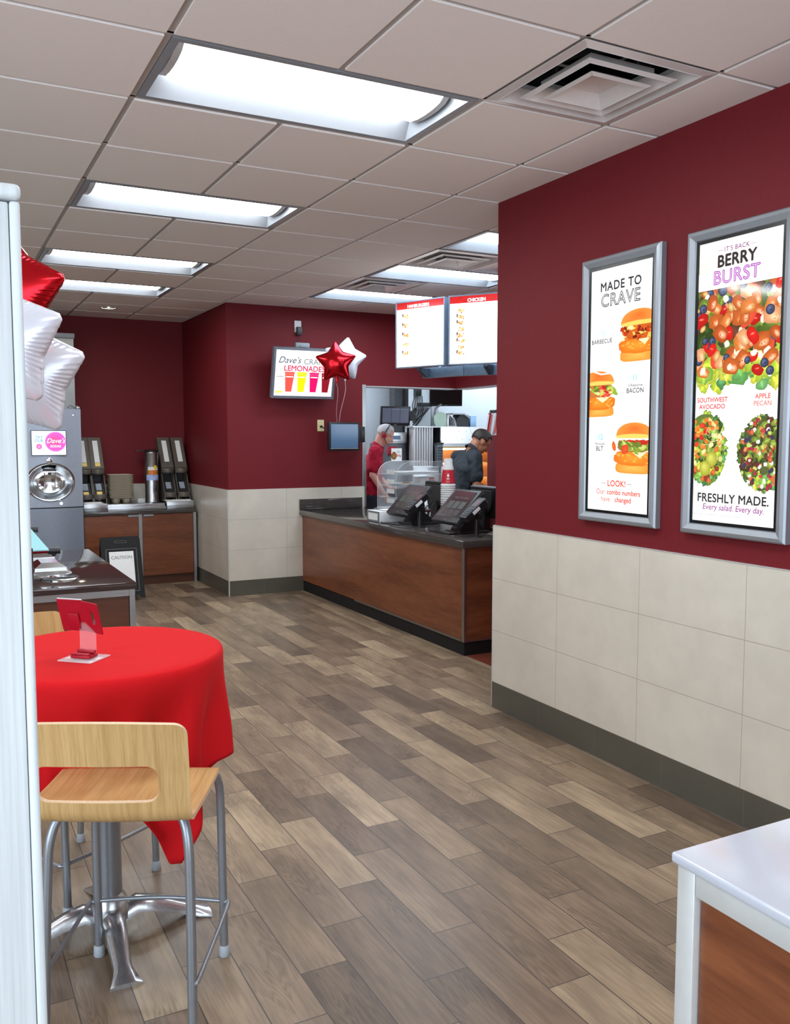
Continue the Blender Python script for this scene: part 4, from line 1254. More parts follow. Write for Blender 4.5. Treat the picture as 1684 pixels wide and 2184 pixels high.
# ------------------------------------------------------------------ drinks station top
t = thing('steel_riser', 'low stainless riser tray on the drinks station worktop', 'riser', (1.08, 6.8, .804))
b = MB(); b.box(.90, 1.46, 6.64, 7.13, .8635, .872, .002); obj('top_plate', b, M_['steel_h'], t, world=True)
b = MB(); b.box(.882, 1.48, 6.62, 6.638, .8045, .872, .002); obj('front_lip', b, M_['steel_h'], t, world=True)
b = MB(); b.box(.882, 1.49, 6.605, 6.619, .8045, .838, .002); obj('lower_lip', b, M_['steel_h'], t, world=True)
for x0, x1, lab in ((.64, .878, 'steel box under the left pair of lid dispensers'), (1.497, 1.79, 'steel box under the right pair of lid dispensers')):
    t = thing('steel_drawer_box', lab, 'steel box', ((x0 + x1) / 2, 6.75, .804), 0, 'steel boxes under the lid dispensers')
    b = MB(); b.box(x0, x1, 6.6, 7.12, .8045, .884, .004); obj('body', b, M_['steel_h'], t, world=True)
    b = MB(); b.box(x0 - .003, x1 + .003, 6.594, 6.599, .842, .8465, .001); obj('front_lip', b, M_['polished'], t, world=True)
for i, (x0, x1, lab) in enumerate(((.65, .845, 'pile of white napkins below the left lid dispensers'), (1.50, 1.785, 'spread white paper liners below the right lid dispensers'))):
    b = MB()
    b.box(x0, x1, 6.61, 6.78, .8845, .888); b.box(x0 + .015, x1 - .004, 6.605, 6.775, .8882, .893, m=Matrix.Rotation(R(.2), 4, 'Z')); b.box(x0 + .004, x1 - .02, 6.612, 6.77, .8932, .899)
    tag(obj('paper_pile', b, M_['white_paper'], smooth=False), lab, 'paper')
def lid_dispenser(label, x, ylab):
    t = thing('lid_dispenser', label, 'lid dispenser', (x, 6.70, .8846), 0, 'lid and straw dispensers')
    Wd = .062
    f3 = lambda y, z, d: (d, y, z)
    for sx in (-1, 1):
        b = MB(); b.prism([(.0, .0), (.36, .0), (.40, .68), (.33, .69), (.12, .36), (.14, .30), (.02, .10)], f3, sx * Wd - .004, sx * Wd + .004)
        obj('side_panel', b, M_['gun'], t, smooth=False)
    b = MB(); b.prism([(.12, .36), (.335, .69), (.347, .683), (.132, .352)], f3, -Wd + .005, Wd - .005); obj('upper_chute', b, M_['gun'], t, smooth=False)
    b = MB(); b.prism([(.16, .425), (.31, .655), (.3085, .6565), (.1585, .4265)], f3, -.022, .03); obj('white_label', b, M_['white_paper'], t, smooth=False, label='white label strip')
    if ylab:
        b = MB(); b.prism([(.132, .384), (.158, .4215), (.1565, .423), (.1305, .3855)], f3, -.022, .03); obj('yellow_label', b, plain('pale_yellow_label', srgb(236, 208, 120), .6), t, smooth=False, label='pale yellow label')
    def lip(y0, z0, nm):
        b = MB(); b.grid(10, 3, lambda u, v: ((u - .5) * 2 * (Wd + .006), y0 - .05 * math.sin(PI * u) * (1 - .3 * v) - .012 * v, z0 + .055 * v * (1 - .45 * math.sin(PI * u) * 0) - .02 * (1 - math.sin(PI * u)) * 0))
        obj(nm, b, M_['gun'], t, mods=(('SOLIDIFY', dict(thickness=.004)),))
    lip(.125, .30, 'upper_lip')
    lip(.02, .04, 'lower_lip')
    b = MB(); b.prism([(.30, .02), (.345, .02), (.345, .42), (.30, .42)], f3, -Wd + .005, Wd - .005); obj('back_panel', b, M_['dark_pocket'], t, smooth=False)
    b = MB(); b.prism([(.03, .05), (.16, .20), (.157, .203), (.027, .053)], f3, -Wd + .006, Wd - .006); obj('lower_chute', b, M_['dark_pocket'], t, smooth=False)
    b = MB(); b.prism([(.085, .13), (.145, .198), (.1435, .1995), (.0835, .1315)], f3, -.025, .03); obj('label_window', b, plain('pale_blue_grey_label', srgb(150, 160, 172), .4), t, smooth=False)
    if ylab:
        b = MB(); b.prism([(.045, .083), (.075, .1175), (.0735, .119), (.0435, .0845)], f3, -.025, .03); obj('lower_yellow_label', b, plain('pale_yellow_label_low', srgb(236, 208, 120), .6), t, smooth=False, label='pale yellow label')
    return t
lid_dispenser('lid dispenser directly beside the soda machine, half hidden', .69, True)
lid_dispenser('lid dispenser with white and yellow labels, second from the soda machine', .826, True)
lid_dispenser('tall lid dispenser next to the black tea urn', 1.565, False)
lid_dispenser('tall lid dispenser at the corner wall, rightmost on the drinks station', 1.715, False)

def carrier():
    b = MB(); n = 7
    o_ = rrect(.26, .2, .035, n); i1 = rrect(.235, .175, .03, n); i2 = rrect(.21, .15, .03, n)
    def lp(P, z): return [b.bm.verts.new((x, y, z)) for x, y in P]
    Z_, A, B, D = lp([(x * .985, y * .98) for x, y in o_], .027), lp(o_, .034), lp(i1, .036), lp(i2, .012)
    for X, Y in ((Z_, A), (A, B), (B, D)):
        for k in range(len(X)): b.bm.faces.new((X[k], X[(k + 1) % len(X)], Y[(k + 1) % len(X)], Y[k]))
    b.bm.faces.new(D)
    for sx in (-1, 1):
        for sy in (-1, 1):
            b.lathe([(.05, .0125), (.044, -.012), (.034, -.028), (0, -.028)], (sx * .055, sy * .04, 0), 14)
    return b
c0 = obj('cup_carrier', carrier(), M_['fibre'], angle=50)
NCAR = 19
for i in range(NCAR):
    o = c0 if i == 0 else c0.copy()
    if i: C.objects.link(o)
    o.location = (1.062 + random.Random(i).uniform(-.002, .002), 6.88 + random.Random(i + 50).uniform(-.002, .002), .901 + i * .0135)
    o.rotation_euler = (0, 0, R(random.Random(i + 9).uniform(-1, 1)))
    tag(o, 'moulded grey fibre cup carrier, ' + ('topmost of the stack beside the tea urn' if i == NCAR - 1 else 'bottom one of the stack beside the tea urn' if i == 0 else 'inside the stack beside the tea urn'), 'cup carrier', 'stacked cup carriers')

def urn(label, x, y, mat, band):
    t = thing('tea_urn', label, 'tea urn', (x, y, .8725), 0, 'tea urns')
    b = MB(); b.lathe([(0, 0), (.072, 0), (.076, .005), (.076, .02), (.073, .025), (.073, .52), (.076, .525), (.076, .545), (.06, .55), (0, .55)], seg=36); obj('body', b, mat, t)
    b = MB(); b.lathe([(.078, .548), (.08, .552), (.08, .562), (.02, .572), (0, .572)], seg=36); b.box(-.17, -.05, -.02, .05, .552, .562, .003); obj('lid', b, M_['black'], t)
    b = MB(); b.cyl((.02, -.07, .17), (.02, -.12, .17), .011); b.cyl((.02, -.115, .18), (.02, -.115, .12), .012, .009); b.box(.012, .028, -.125, -.105, .18, .215, .003); obj('spigot', b, M_['black'], t)
    if band:
        p = Print(rng=4)
        W_, n = 2.2, 30
        for k in range(n):      # label band wrapped on the urn, as flat strips
            a0, a1 = -PI / 2 - W_ / 2 + W_ * k / n, -PI / 2 - W_ / 2 + W_ * (k + 1) / n
        me = Print(rng=4)
        def wrap(pts, col, lay):
            me.F.append((pts, [col] * len(pts), lay))
        b = MB(); b.grid(24, 1, lambda u, v: (.0738 * math.cos(-PI / 2 + (u - .5) * 2.1), .0738 * math.sin(-PI / 2 + (u - .5) * 2.1), .24 + .06 * v)); obj('blue_ice_label', b, plain('pale_blue_printed_label', srgb(158, 176, 218), .4, var=.35, scale=90), t, label='pale blue printed label')
        b = MB(); b.grid(24, 1, lambda u, v: (.0738 * math.cos(-PI / 2 + (u - .5) * 1.6), .0738 * math.sin(-PI / 2 + (u - .5) * 1.6), .30 + .05 * v)); obj('amber_label', b, plain('amber_printed_label', srgb(206, 118, 44), .4, var=.4, scale=110), t, label='amber tea label')
        b = MB(); b.grid(24, 1, lambda u, v: (.0738 * math.cos(-PI / 2 + (u - .5) * 1.5), .0738 * math.sin(-PI / 2 + (u - .5) * 1.5), .35 + .035 * v)); obj('white_label', b, M_['white_paper'], t, label='white label')
        b = MB(); b.grid(12, 10, lambda u, v: (.0741 * math.cos(-PI / 2 + .35 + (u - .5) * .55 * math.sin(PI * (v * .9 + .05))), .0741 * math.sin(-PI / 2 + .35 + (u - .5) * .55 * math.sin(PI * (v * .9 + .05))), .355 + .05 * v)); obj('lemon_label', b, plain('lemon_yellow_print', srgb(240, 206, 60), .4), t, label='yellow lemon print')
    return t
urn('stainless tea urn with a lemon and ice label', 1.385, 6.80, M_['steel'], True)
urn('black tea urn half hidden behind the steel one', 1.435, 6.99, M_['black'], False)
b = MB(); b.box(1.215, 1.29, 6.70, 6.78, .8725, .92, .004); tag(obj('glass_dish', b, M_['clear_edge']), 'small clear dish beside the cup carrier stack', 'dish')

# ------------------------------------------------------------------ caution floor sign
t = thing('floor_sign', 'black folding floor sign with a white CAUTION sheet', 'floor sign', (.86, 5.86, 0), 0)
SWd = .39
for side in (-1, 1):
    an = -R(17) * side
    mm = Matrix.Translation((0, 0, .60)) @ Matrix.Rotation(-an, 4, 'X') @ Matrix.Translation((0, 0, -.60))
    fl = lambda u, v, d: mm @ Vector((u, d, v))
    o_ = [(-SWd / 2, .0), (-SWd / 2 + .03, .0), (-SWd / 2 + .055, .03), (SWd / 2 - .055, .03), (SWd / 2 - .03, .0), (SWd / 2, 0), (SWd / 2 - .01, .585), (SWd / 2 - .03, .605), (-SWd / 2 + .03, .605), (-SWd / 2 + .01, .585)]
    b = MB(); b.prism(o_, fl, side * .004 - .010, side * .004 + .010)
    pn = obj('panel', b, M_['black_matte'], t, smooth=False)
    if side < 0:
        b = MB(); b.ring(rrect(.30, .43, .008, 3, 0, .275), rrect(.275, .405, .008, 3, 0, .275), fl, -.0205, -.0145); obj('frame_rim', b, M_['charcoal'], pn, smooth=False)
        b = MB(); b.box(-.115, .115, -.0165, -.0146, .09, .46, m=mm); sh = obj('paper_sheet', b, M_['white_paper'], pn, smooth=False, label='white paper sheet')
        b = MB(); b.ring(rrect(.12, .028, .013, 5, 0, .555), rrect(.10, .012, .0055, 5, 0, .555), fl, -.019, -.0145); obj('grip_rim', b, M_['charcoal'], pn, smooth=False)
        p = Print(); p.text('CAUTION', .0, .40, .044, K(70, 70, 72), 0, 0, 1.0)
        p.build('lettering', M_['print_paper'], pn, -.0168, m=mm)
b = MB(); b.cyl((-SWd / 2 + .03, 0, .597), (SWd / 2 - .03, 0, .597), .012); obj('hinge', b, M_['black'], t)

# ------------------------------------------------------------------ lemonade screen, outlets, order monitor
TW, TH = .665, .50
t = thing('menu_screen', 'tilted lit screen advertising LEMONADES on the middle red wall', 'screen', (2.575, 5.30, 2.21), 0, rot=(R(13), 0, 0))
b = MB(); fr1 = [(sx * TW / 2, sz * TH / 2) for sx, sz in ((-1, -1), (1, -1), (1, 1), (-1, 1))]; fr2 = [(sx * (TW / 2 - .024), sz * (TH / 2 - .024)) for sx, sz in ((-1, -1), (1, -1), (1, 1), (-1, 1))]
b.ring(fr1, fr2, lambda u, v, d: (u, d, v), .03, -.022); obj('bezel', b, plain('grey_screen_bezel', srgb(122, 128, 138), .4, .3), t, smooth=False)
b = MB(); b.box(-TW / 2 + .024, TW / 2 - .024, -.012, .03, -TH / 2 + .024, TH / 2 - .024); obj('panel', b, M_['black'], t, smooth=False)
p = Print(rng=2); a, c = TW / 2 - .025, TH / 2 - .025
p.rect(-a, a, -c, c, WHITE)
p.text("Dave's", -.165, .125, .088, K(60, 74, 88), .006, .35); p.text('CRAFT', .105, .115, .078, K(104, 108, 114), .002)
p.text('LEMONADES', .0, .045, .076, K(206, 54, 92), .03)
for k, (x, col, top) in enumerate(((-.155, K(232, 84, 74), K(240, 110, 96)), (-.025, K(250, 220, 20), K(252, 232, 60)), (.105, K(232, 20, 100), K(240, 70, 130)), (.235, K(140, 24, 40), K(160, 40, 60)))):
    y0, y1 = -.185, .0
    p.up().poly([(x - .034, y0), (x + .030, y0), (x + .052, y1), (x - .048, y1)], col)
    p.up().poly([(x - .046, y1 - .02), (x + .049, y1 - .02), (x + .052, y1), (x - .048, y1)], top)
    for q in range(7): p.blob(x - .04 + .014 * q, y1 + .004, .012, .010, top, col, 0, .2, 8)
    p.up().rect(x - .036, x + .04, y1 - .042, y1 - .032, WHITE)
p.up().rect(-.29, -.215, -.04, -.032, K(150, 150, 150)); p.blob(-.255, -.187, .04, .012, K(250, 236, 120), K(240, 220, 60), 0, .1, 14)
p.build('screen_image', M_['print_screen'], t, -.0125)
b = MB(); b.box(-.12, .03, .0305, .12, .05, .2, .004); obj('wall_bracket', b, M_['white_metal'], t)
b = MB(); b.box(-.10, .045, .012, .06, TH / 2 + .001, TH / 2 + .045, .004); b.box(-.055, .005, .004, .0118, TH / 2 + .006, TH / 2 + .03, .002); obj('top_mount', b, M_['white_metal'], t)
def outlet(label, x, z, mat, adapter):
    t = thing('wall_outlet', label, 'outlet', (x, MY + .0115, z), 0, 'wall outlets')
    b = MB(); b.prism(rrect(.072, .116, .006, 4), lambda u, v, d: (u, d, v), 0, -.006); obj('cover_plate', b, mat, t)
    if adapter:
        b = MB(); b.box(-.02, .032, -.045, -.0065, -.085, -.005, .004); obj('power_adapter', b, M_['charcoal'], t)
        b = MB(); b.tube([(.0, -.03, -.086), (.0, -.028, -.14), (-.012, -.03, -.19), (-.01, -.06, -.23)], .003, 8); obj('cord', b, M_['cable'], t)
    else:
        b = MB(); b.cyl((0, -.0065, -.01), (0, -.03, -.012), .012); obj('plug', b, M_['cable'], t)
        b = MB(); b.tube([(0, -.031, -.012), (.02, -.05, -.03), (.06, -.08, -.09), (.10, -.14, -.16)], .006, 8); obj('cord', b, M_['cable'], t)
outlet('white outlet plate with a black adapter above the lemonade screen', 2.585, 2.688, M_['white_plastic'], True)
outlet('cream outlet plate with a black plug left of the small order monitor', 2.826, 1.698, M_['beige'], False)
t = thing('order_monitor', 'small black monitor with a blue screen on the wall by the kitchen opening', 'monitor', (2.99, 5.25, 1.585))
b = MB(); b.box(-.172, .172, -.004, .045, -.145, .145, .006); obj('housing', b, M_['black'], t)
b = MB(); b.box(-.150, .150, -.0065, -.0045, -.112, .124); obj('screen', b, M_['screen_blue'], t, smooth=False)
b = MB(); b.box(-.152, .152, -.0062, -.0045, -.124, -.116); obj('lower_bar', b, M_['silver'], t, smooth=False)
b = MB(); b.box(.173, .235, .0, .05, -.06, .10, .005); b.box(.2, .225, .0505, .225, -.01, .05, .004); b.box(.02, .2, .0455, .07, -.02, .04, .004); obj('swing_arm', b, M_['black'], t)

# ------------------------------------------------------------------ foil star balloons
import numpy as np
def star_bm(Rr, ratio, depth, seed=0):
    """foil star inflated like a membrane: a relaxed height field over the star outline"""
    def rad(a):
        k = (a / (2 * PI / 5)) % 1; e = abs(k - .5) * 2            # 1 at a tip, 0 at an inner corner
        B = (ratio * math.cos(PI / 5), ratio * math.sin(PI / 5)); ang = (1 - e) * PI / 5
        dx, dy = B[0] - 1, B[1]; c_, s_ = math.cos(ang), math.sin(ang)
        return min((1 + dx * (-s_ / (dx * s_ - dy * c_))) / c_, .95)
    N = 121; ax = np.linspace(-1.02, 1.02, N); X, Z = np.meshgrid(ax, ax, indexing='ij')
    A = np.arctan2(X, Z) % (2 * PI); RR = np.hypot(X, Z)
    tab = np.array([rad(a) for a in np.linspace(0, 2 * PI, 721)])
    inside = RR < np.interp(A, np.linspace(0, 2 * PI, 721), tab)
    h = np.where(inside, .15, 0.0); st = 1.0 / N ** 2 * 4
    for _ in range(1800):
        h = np.where(inside, .25 * (np.roll(h, 1, 0) + np.roll(h, -1, 0) + np.roll(h, 1, 1) + np.roll(h, -1, 1)) + st * .25, 0)
    h = np.sqrt(h / h.max())
    def hs(x, z):
        u, v = (x + 1.02) / 2.04 * (N - 1), (z + 1.02) / 2.04 * (N - 1); i, j = int(u), int(v); a, b = u - i, v - j
        return h[i, j] * (1 - a) * (1 - b) + h[i + 1, j] * a * (1 - b) + h[i, j + 1] * (1 - a) * b + h[i + 1, j + 1] * a * b
    bm = bmesh.new(); n, NR = 420, 30; top = []
    for side in (1, -1):
        prev = None
        for j in range(NR + 1):
            q = math.sin(PI / 2 * j / NR) if j else 0
            ring = []
            for k in range(n if j else 1):
                a = 2 * PI * k / n; r = rad(a) * q; x, z = r * math.sin(a), r * math.cos(a)
                e = abs(((a / (2 * PI / 5)) % 1) - .5) * 2
                if j == NR:
                    if side == -1: ring.append(top[k]); continue
                    v = bm.verts.new((x * Rr, 0, z * Rr)); top.append(v)
                else:
                    pk = .024 * math.sin(a * 70) * max(0, (q - .72) / .28) * (1 - e) ** .8
                    v = bm.verts.new((x * Rr, -side * (depth * hs(x, z) + pk * Rr * .5), z * Rr))
                ring.append(v)
            if prev:
                for k in range(n):
                    k2 = (k + 1) % n
                    if len(prev) == 1: bm.faces.new((prev[0], ring[k], ring[k2]))
                    else: bm.faces.new((prev[k], ring[k], ring[k2], prev[k2]))
            prev = ring
    return bm
def balloon(label, loc, Rr, ratio, roll, rz, mat, seed, tail, rx=0):
    t = thing('star_balloon', label, 'balloon', loc, 0, 'foil star balloons', rot=(rx, 0, rz))
    bm = star_bm(Rr, ratio, Rr * .36, seed)
    bmesh.ops.transform(bm, matrix=Matrix.Rotation(roll, 4, 'Y'), verts=bm.verts)
    obj('foil', bm, mat, t, angle=180)
    b = MB(); b.tube([(0, 0, -Rr * ratio * .93), (.004, 0, -Rr * ratio * 1.0 - .02), (.002, .0, -Rr * ratio - .07)], [.012, .016, .007], 10); obj('neck', b, mat, t)
    b = MB(); P = [WM[t.name].inverted() @ Vector(q) for q in tail]; P[0] = Vector((.002, 0, -Rr * ratio - .07)); b.tube(P, .0028, 6); obj('ribbon', b, M_['ribbon'], t)
    return t
def tl(a, b_, sway):
    a, b_ = Vector(a), Vector(b_)
    return [a.lerp(b_, k / 10) + Vector((sway * math.sin(k / 10 * PI * 2), 0, 0)) for k in range(11)]
balloon('red foil star balloon tied above the small order monitor', (2.725, 4.85, 2.286), .21, .60, R(-2), R(-20), M_['foil_red'], 1, tl((2.74, 4.86, 2.1), (2.92, 5.27, 1.731), .008))
balloon('white foil star balloon behind the red one above the order monitor', (2.913, 5.06, 2.345), .225, .64, R(9), R(-20), M_['foil_white'], 2, tl((2.93, 5.07, 2.1), (2.945, 5.275, 1.731), .006))
# ------------------------------------------------------------------ foil balloons beside the divider
balloon('red foil star balloon at the left edge, topmost beside the divider', (-.50, .62, 2.102), .262, .68, R(4), R(-24), M_['foil_red'], 3, tl((-.5, .72, 1.9), (-.56, .62, 1.05), .01))
balloon('white foil star balloon directly under the red one beside the divider', (-.538, .40, 1.903), .265, .68, R(-2), R(-24), M_['foil_white'], 4, tl((-.5, .46, 1.6), (-.56, .60, 1.05), .01))
balloon('lowest white foil star balloon, in front of the soda machine', (-.416, .86, 1.827), .28, .68, R(2), R(-24), M_['foil_white'], 5, tl((-.43, .60, 1.5), (-.55, .61, 1.05), .01))
b = MB(); b.lathe([(0, 0), (.035, 0), (.03, .03), (.01, .045), (0, .046)], (-.56, .61, 1.005), 16)
b.tube([(-.56, .61, 1.005), (-.56, .61, .6), (-.56, .63, .03)], .006, 8); b.lathe([(0, 0), (.09, 0), (.09, .012), (.02, .03), (0, .03)], (-.56, .63, .0005), 20)
tag(obj('balloon_weight_stand', b, M_['silver']), 'slim silver stand that holds the left balloon ribbons, behind the divider', 'balloon stand')

# ------------------------------------------------------------------ hanging menu boards
def board(label, Ax, Ay, Bx, By, title, sub, nums, hasdrink):
    A, B = Vector((Ax, Ay, 0)), Vector((Bx, By, 0)); W = (B - A).length; Hh = .548
    rz = math.atan2(By - Ay, Bx - Ax); c = (A + B) / 2
    t = thing('menu_board', label, 'menu board', (c.x, c.y, 2.4275), rz, 'lit menu boards over the counter')
    b = MB(); q = lambda e: [(sx * (W / 2 - e), sz * (Hh / 2 - e)) for sx, sz in ((-1, -1), (1, -1), (1, 1), (-1, 1))]
    b.ring(q(0), q(.009), lambda u, v, d: (u, d, v), .045, -.012); obj('frame', b, plain('blue_grey_metal', srgb(140, 158, 178), .35, .4), t, smooth=False)
    b = MB(); b.box(-W / 2 + .009, W / 2 - .009, -.004, .044, -Hh / 2 + .009, Hh / 2 - .009); obj('light_box', b, M_['white_plastic'], t, smooth=False)
    p = Print(rng=7 + len(title)); a, h = W / 2 - .0095, Hh / 2 - .0095
    p.rect(-a, a, -h, h, WHITE)
    p.up().rect(-a, a, h - .055, h, K(186, 34, 38))
    p.rect(-a, -a + .10, h - .055, h, K(206, 52, 44), K(150, 30, 30))
    p.text(title, -.02, h - .036, .036, WHITE, .05)
    n = len(nums)
    for i, s_ in enumerate(nums):
        y = (h - .105) - i * (2 * h - .15) / n
        p.text(s_, -a + .032, y, .034, K(150, 232, 232), .015)
        x = -a + .095
        for k in range(9): p.blob(x + p.rng.uniform(-.022, .026), y - .012 + p.rng.uniform(-.012, .014), p.rng.uniform(.006, .013), p.rng.uniform(.004, .008), p.rng.choice([K(226, 150, 60), K(196, 110, 60), K(232, 206, 80), K(160, 170, 80), K(206, 80, 50), K(250, 230, 180)]), K(210, 160, 80), 0, .2, 9)
        if i not in hasdrink: p.up().poly([(x - .040, y + .012), (x - .024, y + .012), (x - .027, y - .012), (x - .037, y - .012)], K(110, 90, 90)); p.up().rect(x - .042, x - .022, y + .012, y + .018, K(180, 170, 170))
    p.build('menu_print', M_['print_menu'], t, -.0045)
    return t
board('left hanging menu board headed HAMBURGERS', 2.775, 3.70, 2.97, 3.225, 'HAMBURGERS', '', ['1', '2', '3', '4', '5'], (3,))
board('right hanging menu board headed CHICKEN, cut by the red wall', 2.985, 3.19, 3.28, 2.77, 'CHICKEN', '', ['6', '7', '8', '9', '10', '11', '12', '13'], (0, 3, 6))
t = thing('menu_board_mount', 'blue grey beam with brackets carrying the menu boards from the ceiling', 'mount', (3.1, 3.2, 2.1))
bm_ = plain('blue_grey_beam', srgb(128, 152, 178), .4, .5)
A, B_, D = Vector((3.0, 3.62, 2.095)), Vector((3.155, 3.22, 2.095)), Vector((3.45, 2.79, 2.095))
b = MB()
for P, Q in ((A, B_), (B_, D)):
    d = (Q - P).normalized(); mm = Matrix.Translation(P) @ Matrix.Rotation(math.atan2(d.y, d.x), 4, 'Z'); b.box(0, (Q - P).length, -.02, .02, -.02, .065, .003, m=mm)
obj('beam', b, bm_, t, world=True)
for P, nrm in ((Vector((2.985, 3.55, 0)), Vector((-.925, -.38, 0))), (Vector((3.26, 3.0, 0)), Vector((-.82, -.573, 0)))):
    rz = math.atan2(nrm.y, nrm.x); mm = Matrix.Translation((P.x, P.y, 2.10)) @ Matrix.Rotation(rz, 4, 'Z')
    b = MB(); b.prism([(-.02, -.02), (.01, -.025), (.115, .035), (.115, .05), (-.02, .05)], lambda u, v, d: mm @ Vector((u, d, v)), -.018, .018); obj('bracket', b, plain('dark_blue_grey_metal', srgb(84, 96, 110), .4, .5), t, smooth=False, world=True)
for P, Q in (((3.06, 3.46, 2.12), (3.62, 4.35, H - .002)), ((3.30, 3.0, 2.12), (3.95, 3.75, H - .002))):
    b = MB(); b.cyl(P, Q, .012); obj('ceiling_stay', b, bm_, t, world=True)

# ------------------------------------------------------------------ things on the service counter
CT = .8385
t = thing('napkin_box', 'white and grey napkin dispenser box on the counter', 'napkin dispenser', (2.79, 3.935, CT), R(-90))
b = MB(); b.box(-.122, .122, -.12, .13, .0005, .098, .004); obj('body', b, M_['white_plastic'], t)
b = MB(); b.ring(rrect(.236, .09, .006, 4, 0, .049), rrect(.19, .062, .008, 4, 0, .049), lambda u, v, d: (u, d, v), -.119, -.1255); obj('front_frame', b, plain('mid_grey_plastic', srgb(112, 114, 118), .5), t, smooth=False)
b = MB(); b.box(-.095, .095, -.123, -.1205, .018, .08); obj('card_window', b, M_['white_paper'], t, smooth=False)
b = MB(); b.box(-.075, .075, -.06, .06, .0985, .0995); obj('napkin_slot', b, M_['charcoal'], t, smooth=False)
b = MB(); b.box(-.07, .06, -.05, .05, .0998, .103, .001); obj('napkins', b, M_['white_paper'], t)

def pos(label, y):
    t = thing('order_terminal', label, 'order terminal', (2.86, y, CT), R(-90), 'customer order terminals on the counter')
    mm = Matrix.Translation((0, -.02, .205)) @ Matrix.Rotation(R(-44), 4, 'X')
    b = MB(); b.box(-.19, .19, -.012, .03, -.165, .165, .008, 3, m=mm); obj('housing', b, M_['charcoal'], t)
    b = MB(); b.box(-.157, .157, -.0138, -.0125, -.118, .142, m=mm); obj('touch_screen', b, M_['screen_dark'], t, smooth=False)
    p = Print(rng=int(y * 10)); 
    p.text('MADE TO CRAVE', 0, .075, .026, K(92, 94, 90));  # poster lettering painted on the dark glass as its reflection
    for k in range(3): p.rect(-.12 + .085 * k, -.05 + .085 * k, -.03, .04, K(66, 70, 66)); p.rect(-.12 + .085 * k, -.05 + .085 * k, -.095, -.045, K(58, 50, 48))
    p.build('screen_image', M_['print_paper'], t, -.0139, m=mm)
    b = MB(); b.box(-.012, .012, -.0135, -.0125, -.148, -.143, m=mm); obj('badge', b, M_['silver'], t, smooth=False)
    b = MB(); b.prism([(-.03, .0), (.20, .0), (.20, .02), (.10, .10), (.09, .26), (.05, .24), (.03, .09), (-.03, .03)], lambda u, v, d: (d, u, v), -.07, .07); obj('stand', b, M_['black'], t, smooth=False)
    b = MB(); b.box(-.11, .11, -.06, .21, .0005, .016, .004); obj('base', b, M_['black'], t)
    return t
pos('tilted black order terminal nearer the kitchen wall, behind the napkin box', 3.60)
pos('tilted black order terminal in front, next to the red wall edge', 2.82)
def reader(label, x, y):
    t = thing('card_reader', label, 'card reader', (x, y, CT), R(-90), 'card readers on stalks')
    b = MB(); b.lathe([(0, 0), (.05, 0), (.05, .006), (.02, .012), (0, .012)], seg=24); obj('base', b, M_['black'], t)
    b = MB(); b.cyl((0, 0, .01), (0, 0, .15), .017); b.box(-.02, .02, -.03, .03, .13, .17, .004); obj('pole', b, M_['black'], t)
    mm = Matrix.Translation((0, -.03, .20)) @ Matrix.Rotation(R(-52), 4, 'X')
    b = MB(); b.prism([(-.048, -.11), (.048, -.11), (.045, .0), (.05, .10), (.04, .115), (-.04, .115), (-.05, .10), (-.045, .0)], lambda u, v, d: mm @ Vector((u, d, v)), -.02, .025); body = obj('body', b, M_['black'], t, smooth=False)
    b = MB(); b.box(-.034, .034, -.0225, -.0205, .015, .085, m=mm); obj('display', b, emit('reader_display', srgb(96, 64, 70), .5, (.03, .03, .03, 1)), body, smooth=False)
    b = MB()
    for i in range(3):
        for j in range(4): b.box(-.03 + .022 * i, -.014 + .022 * i, -.024, -.0205, -.085 + .021 * j, -.071 + .021 * j, m=mm)
    k = obj('keypad', b, plain('grey_keys', srgb(88, 92, 98), .5), body, smooth=False); k['kind'] = 'stuff'
    b = MB(); b.box(-.0515, -.0475 + .0, -.012, .012, -.04, .03, m=mm @ Matrix.Translation((.0985, 0, .0))); obj('side_label', b, M_['white_paper'], body, smooth=False, label='small white side label')
    return t
reader('card reader on a stalk at the terminal behind the napkin box', 2.80, 3.335)
reader('card reader on a stalk at the front terminal beside the red wall edge', 2.83, 2.52)
def backmon(label, x, y, tilt, lip):
    t = thing('cashier_terminal', label, 'cashier terminal', (x + .035, y, CT), R(90), 'cashier terminals seen from behind')
    mm = Matrix.Translation((0, -.0, .225)) @ Matrix.Rotation(R(-tilt), 4, 'X')
    fl = lambda u, v, d: mm @ Vector((u, d, v))
    b = MB(); b.prism(rrect(.36, .25, .02, 5), fl, -.012, .022); obj('housing', b, M_['black'], t)
    b = MB(); b.prism([(-.15, .10)] + [(.15 * math.cos(PI + PI * k / 14), .10 + .2 * math.sin(PI + PI * k / 14)) for k in range(1, 14)] + [(.15, .10)], fl, .0225, .045); obj('rear_bulge', b, M_['charcoal'], t, smooth=False)
    b = MB(); b.box(-.17, .17, -.014, .024, .118, .1265, m=mm); obj('top_lip', b, M_['silver'] if lip else M_['black'], t, smooth=False)
    b = MB(); b.prism([(-.06, 0), (.10, 0), (.06, .03), (.04, .2), (.02, .2), (.0, .03)], lambda u, v, d: (d, u, v), -.05, .05); obj('stand', b, M_['black'], t, smooth=False)
    b = MB(); b.tube([(.02, .05, .18), (.03, .12, .12), (.05, .13, .05), (.10, .12, .008), (.2, .1, .006)], .004, 8); b.tube([(-.03, .05, .18), (-.05, .13, .1), (-.04, .14, .03), (.02, .15, .006)], .004, 8); obj('cables', b, M_['cable'], t)
    return t
backmon('black back of the cashier screen behind the left terminal', 3.17, 3.715, 8, False)
backmon('black back of the cashier screen with a pale top edge, at the red wall', 3.12, 2.885, 8, True)
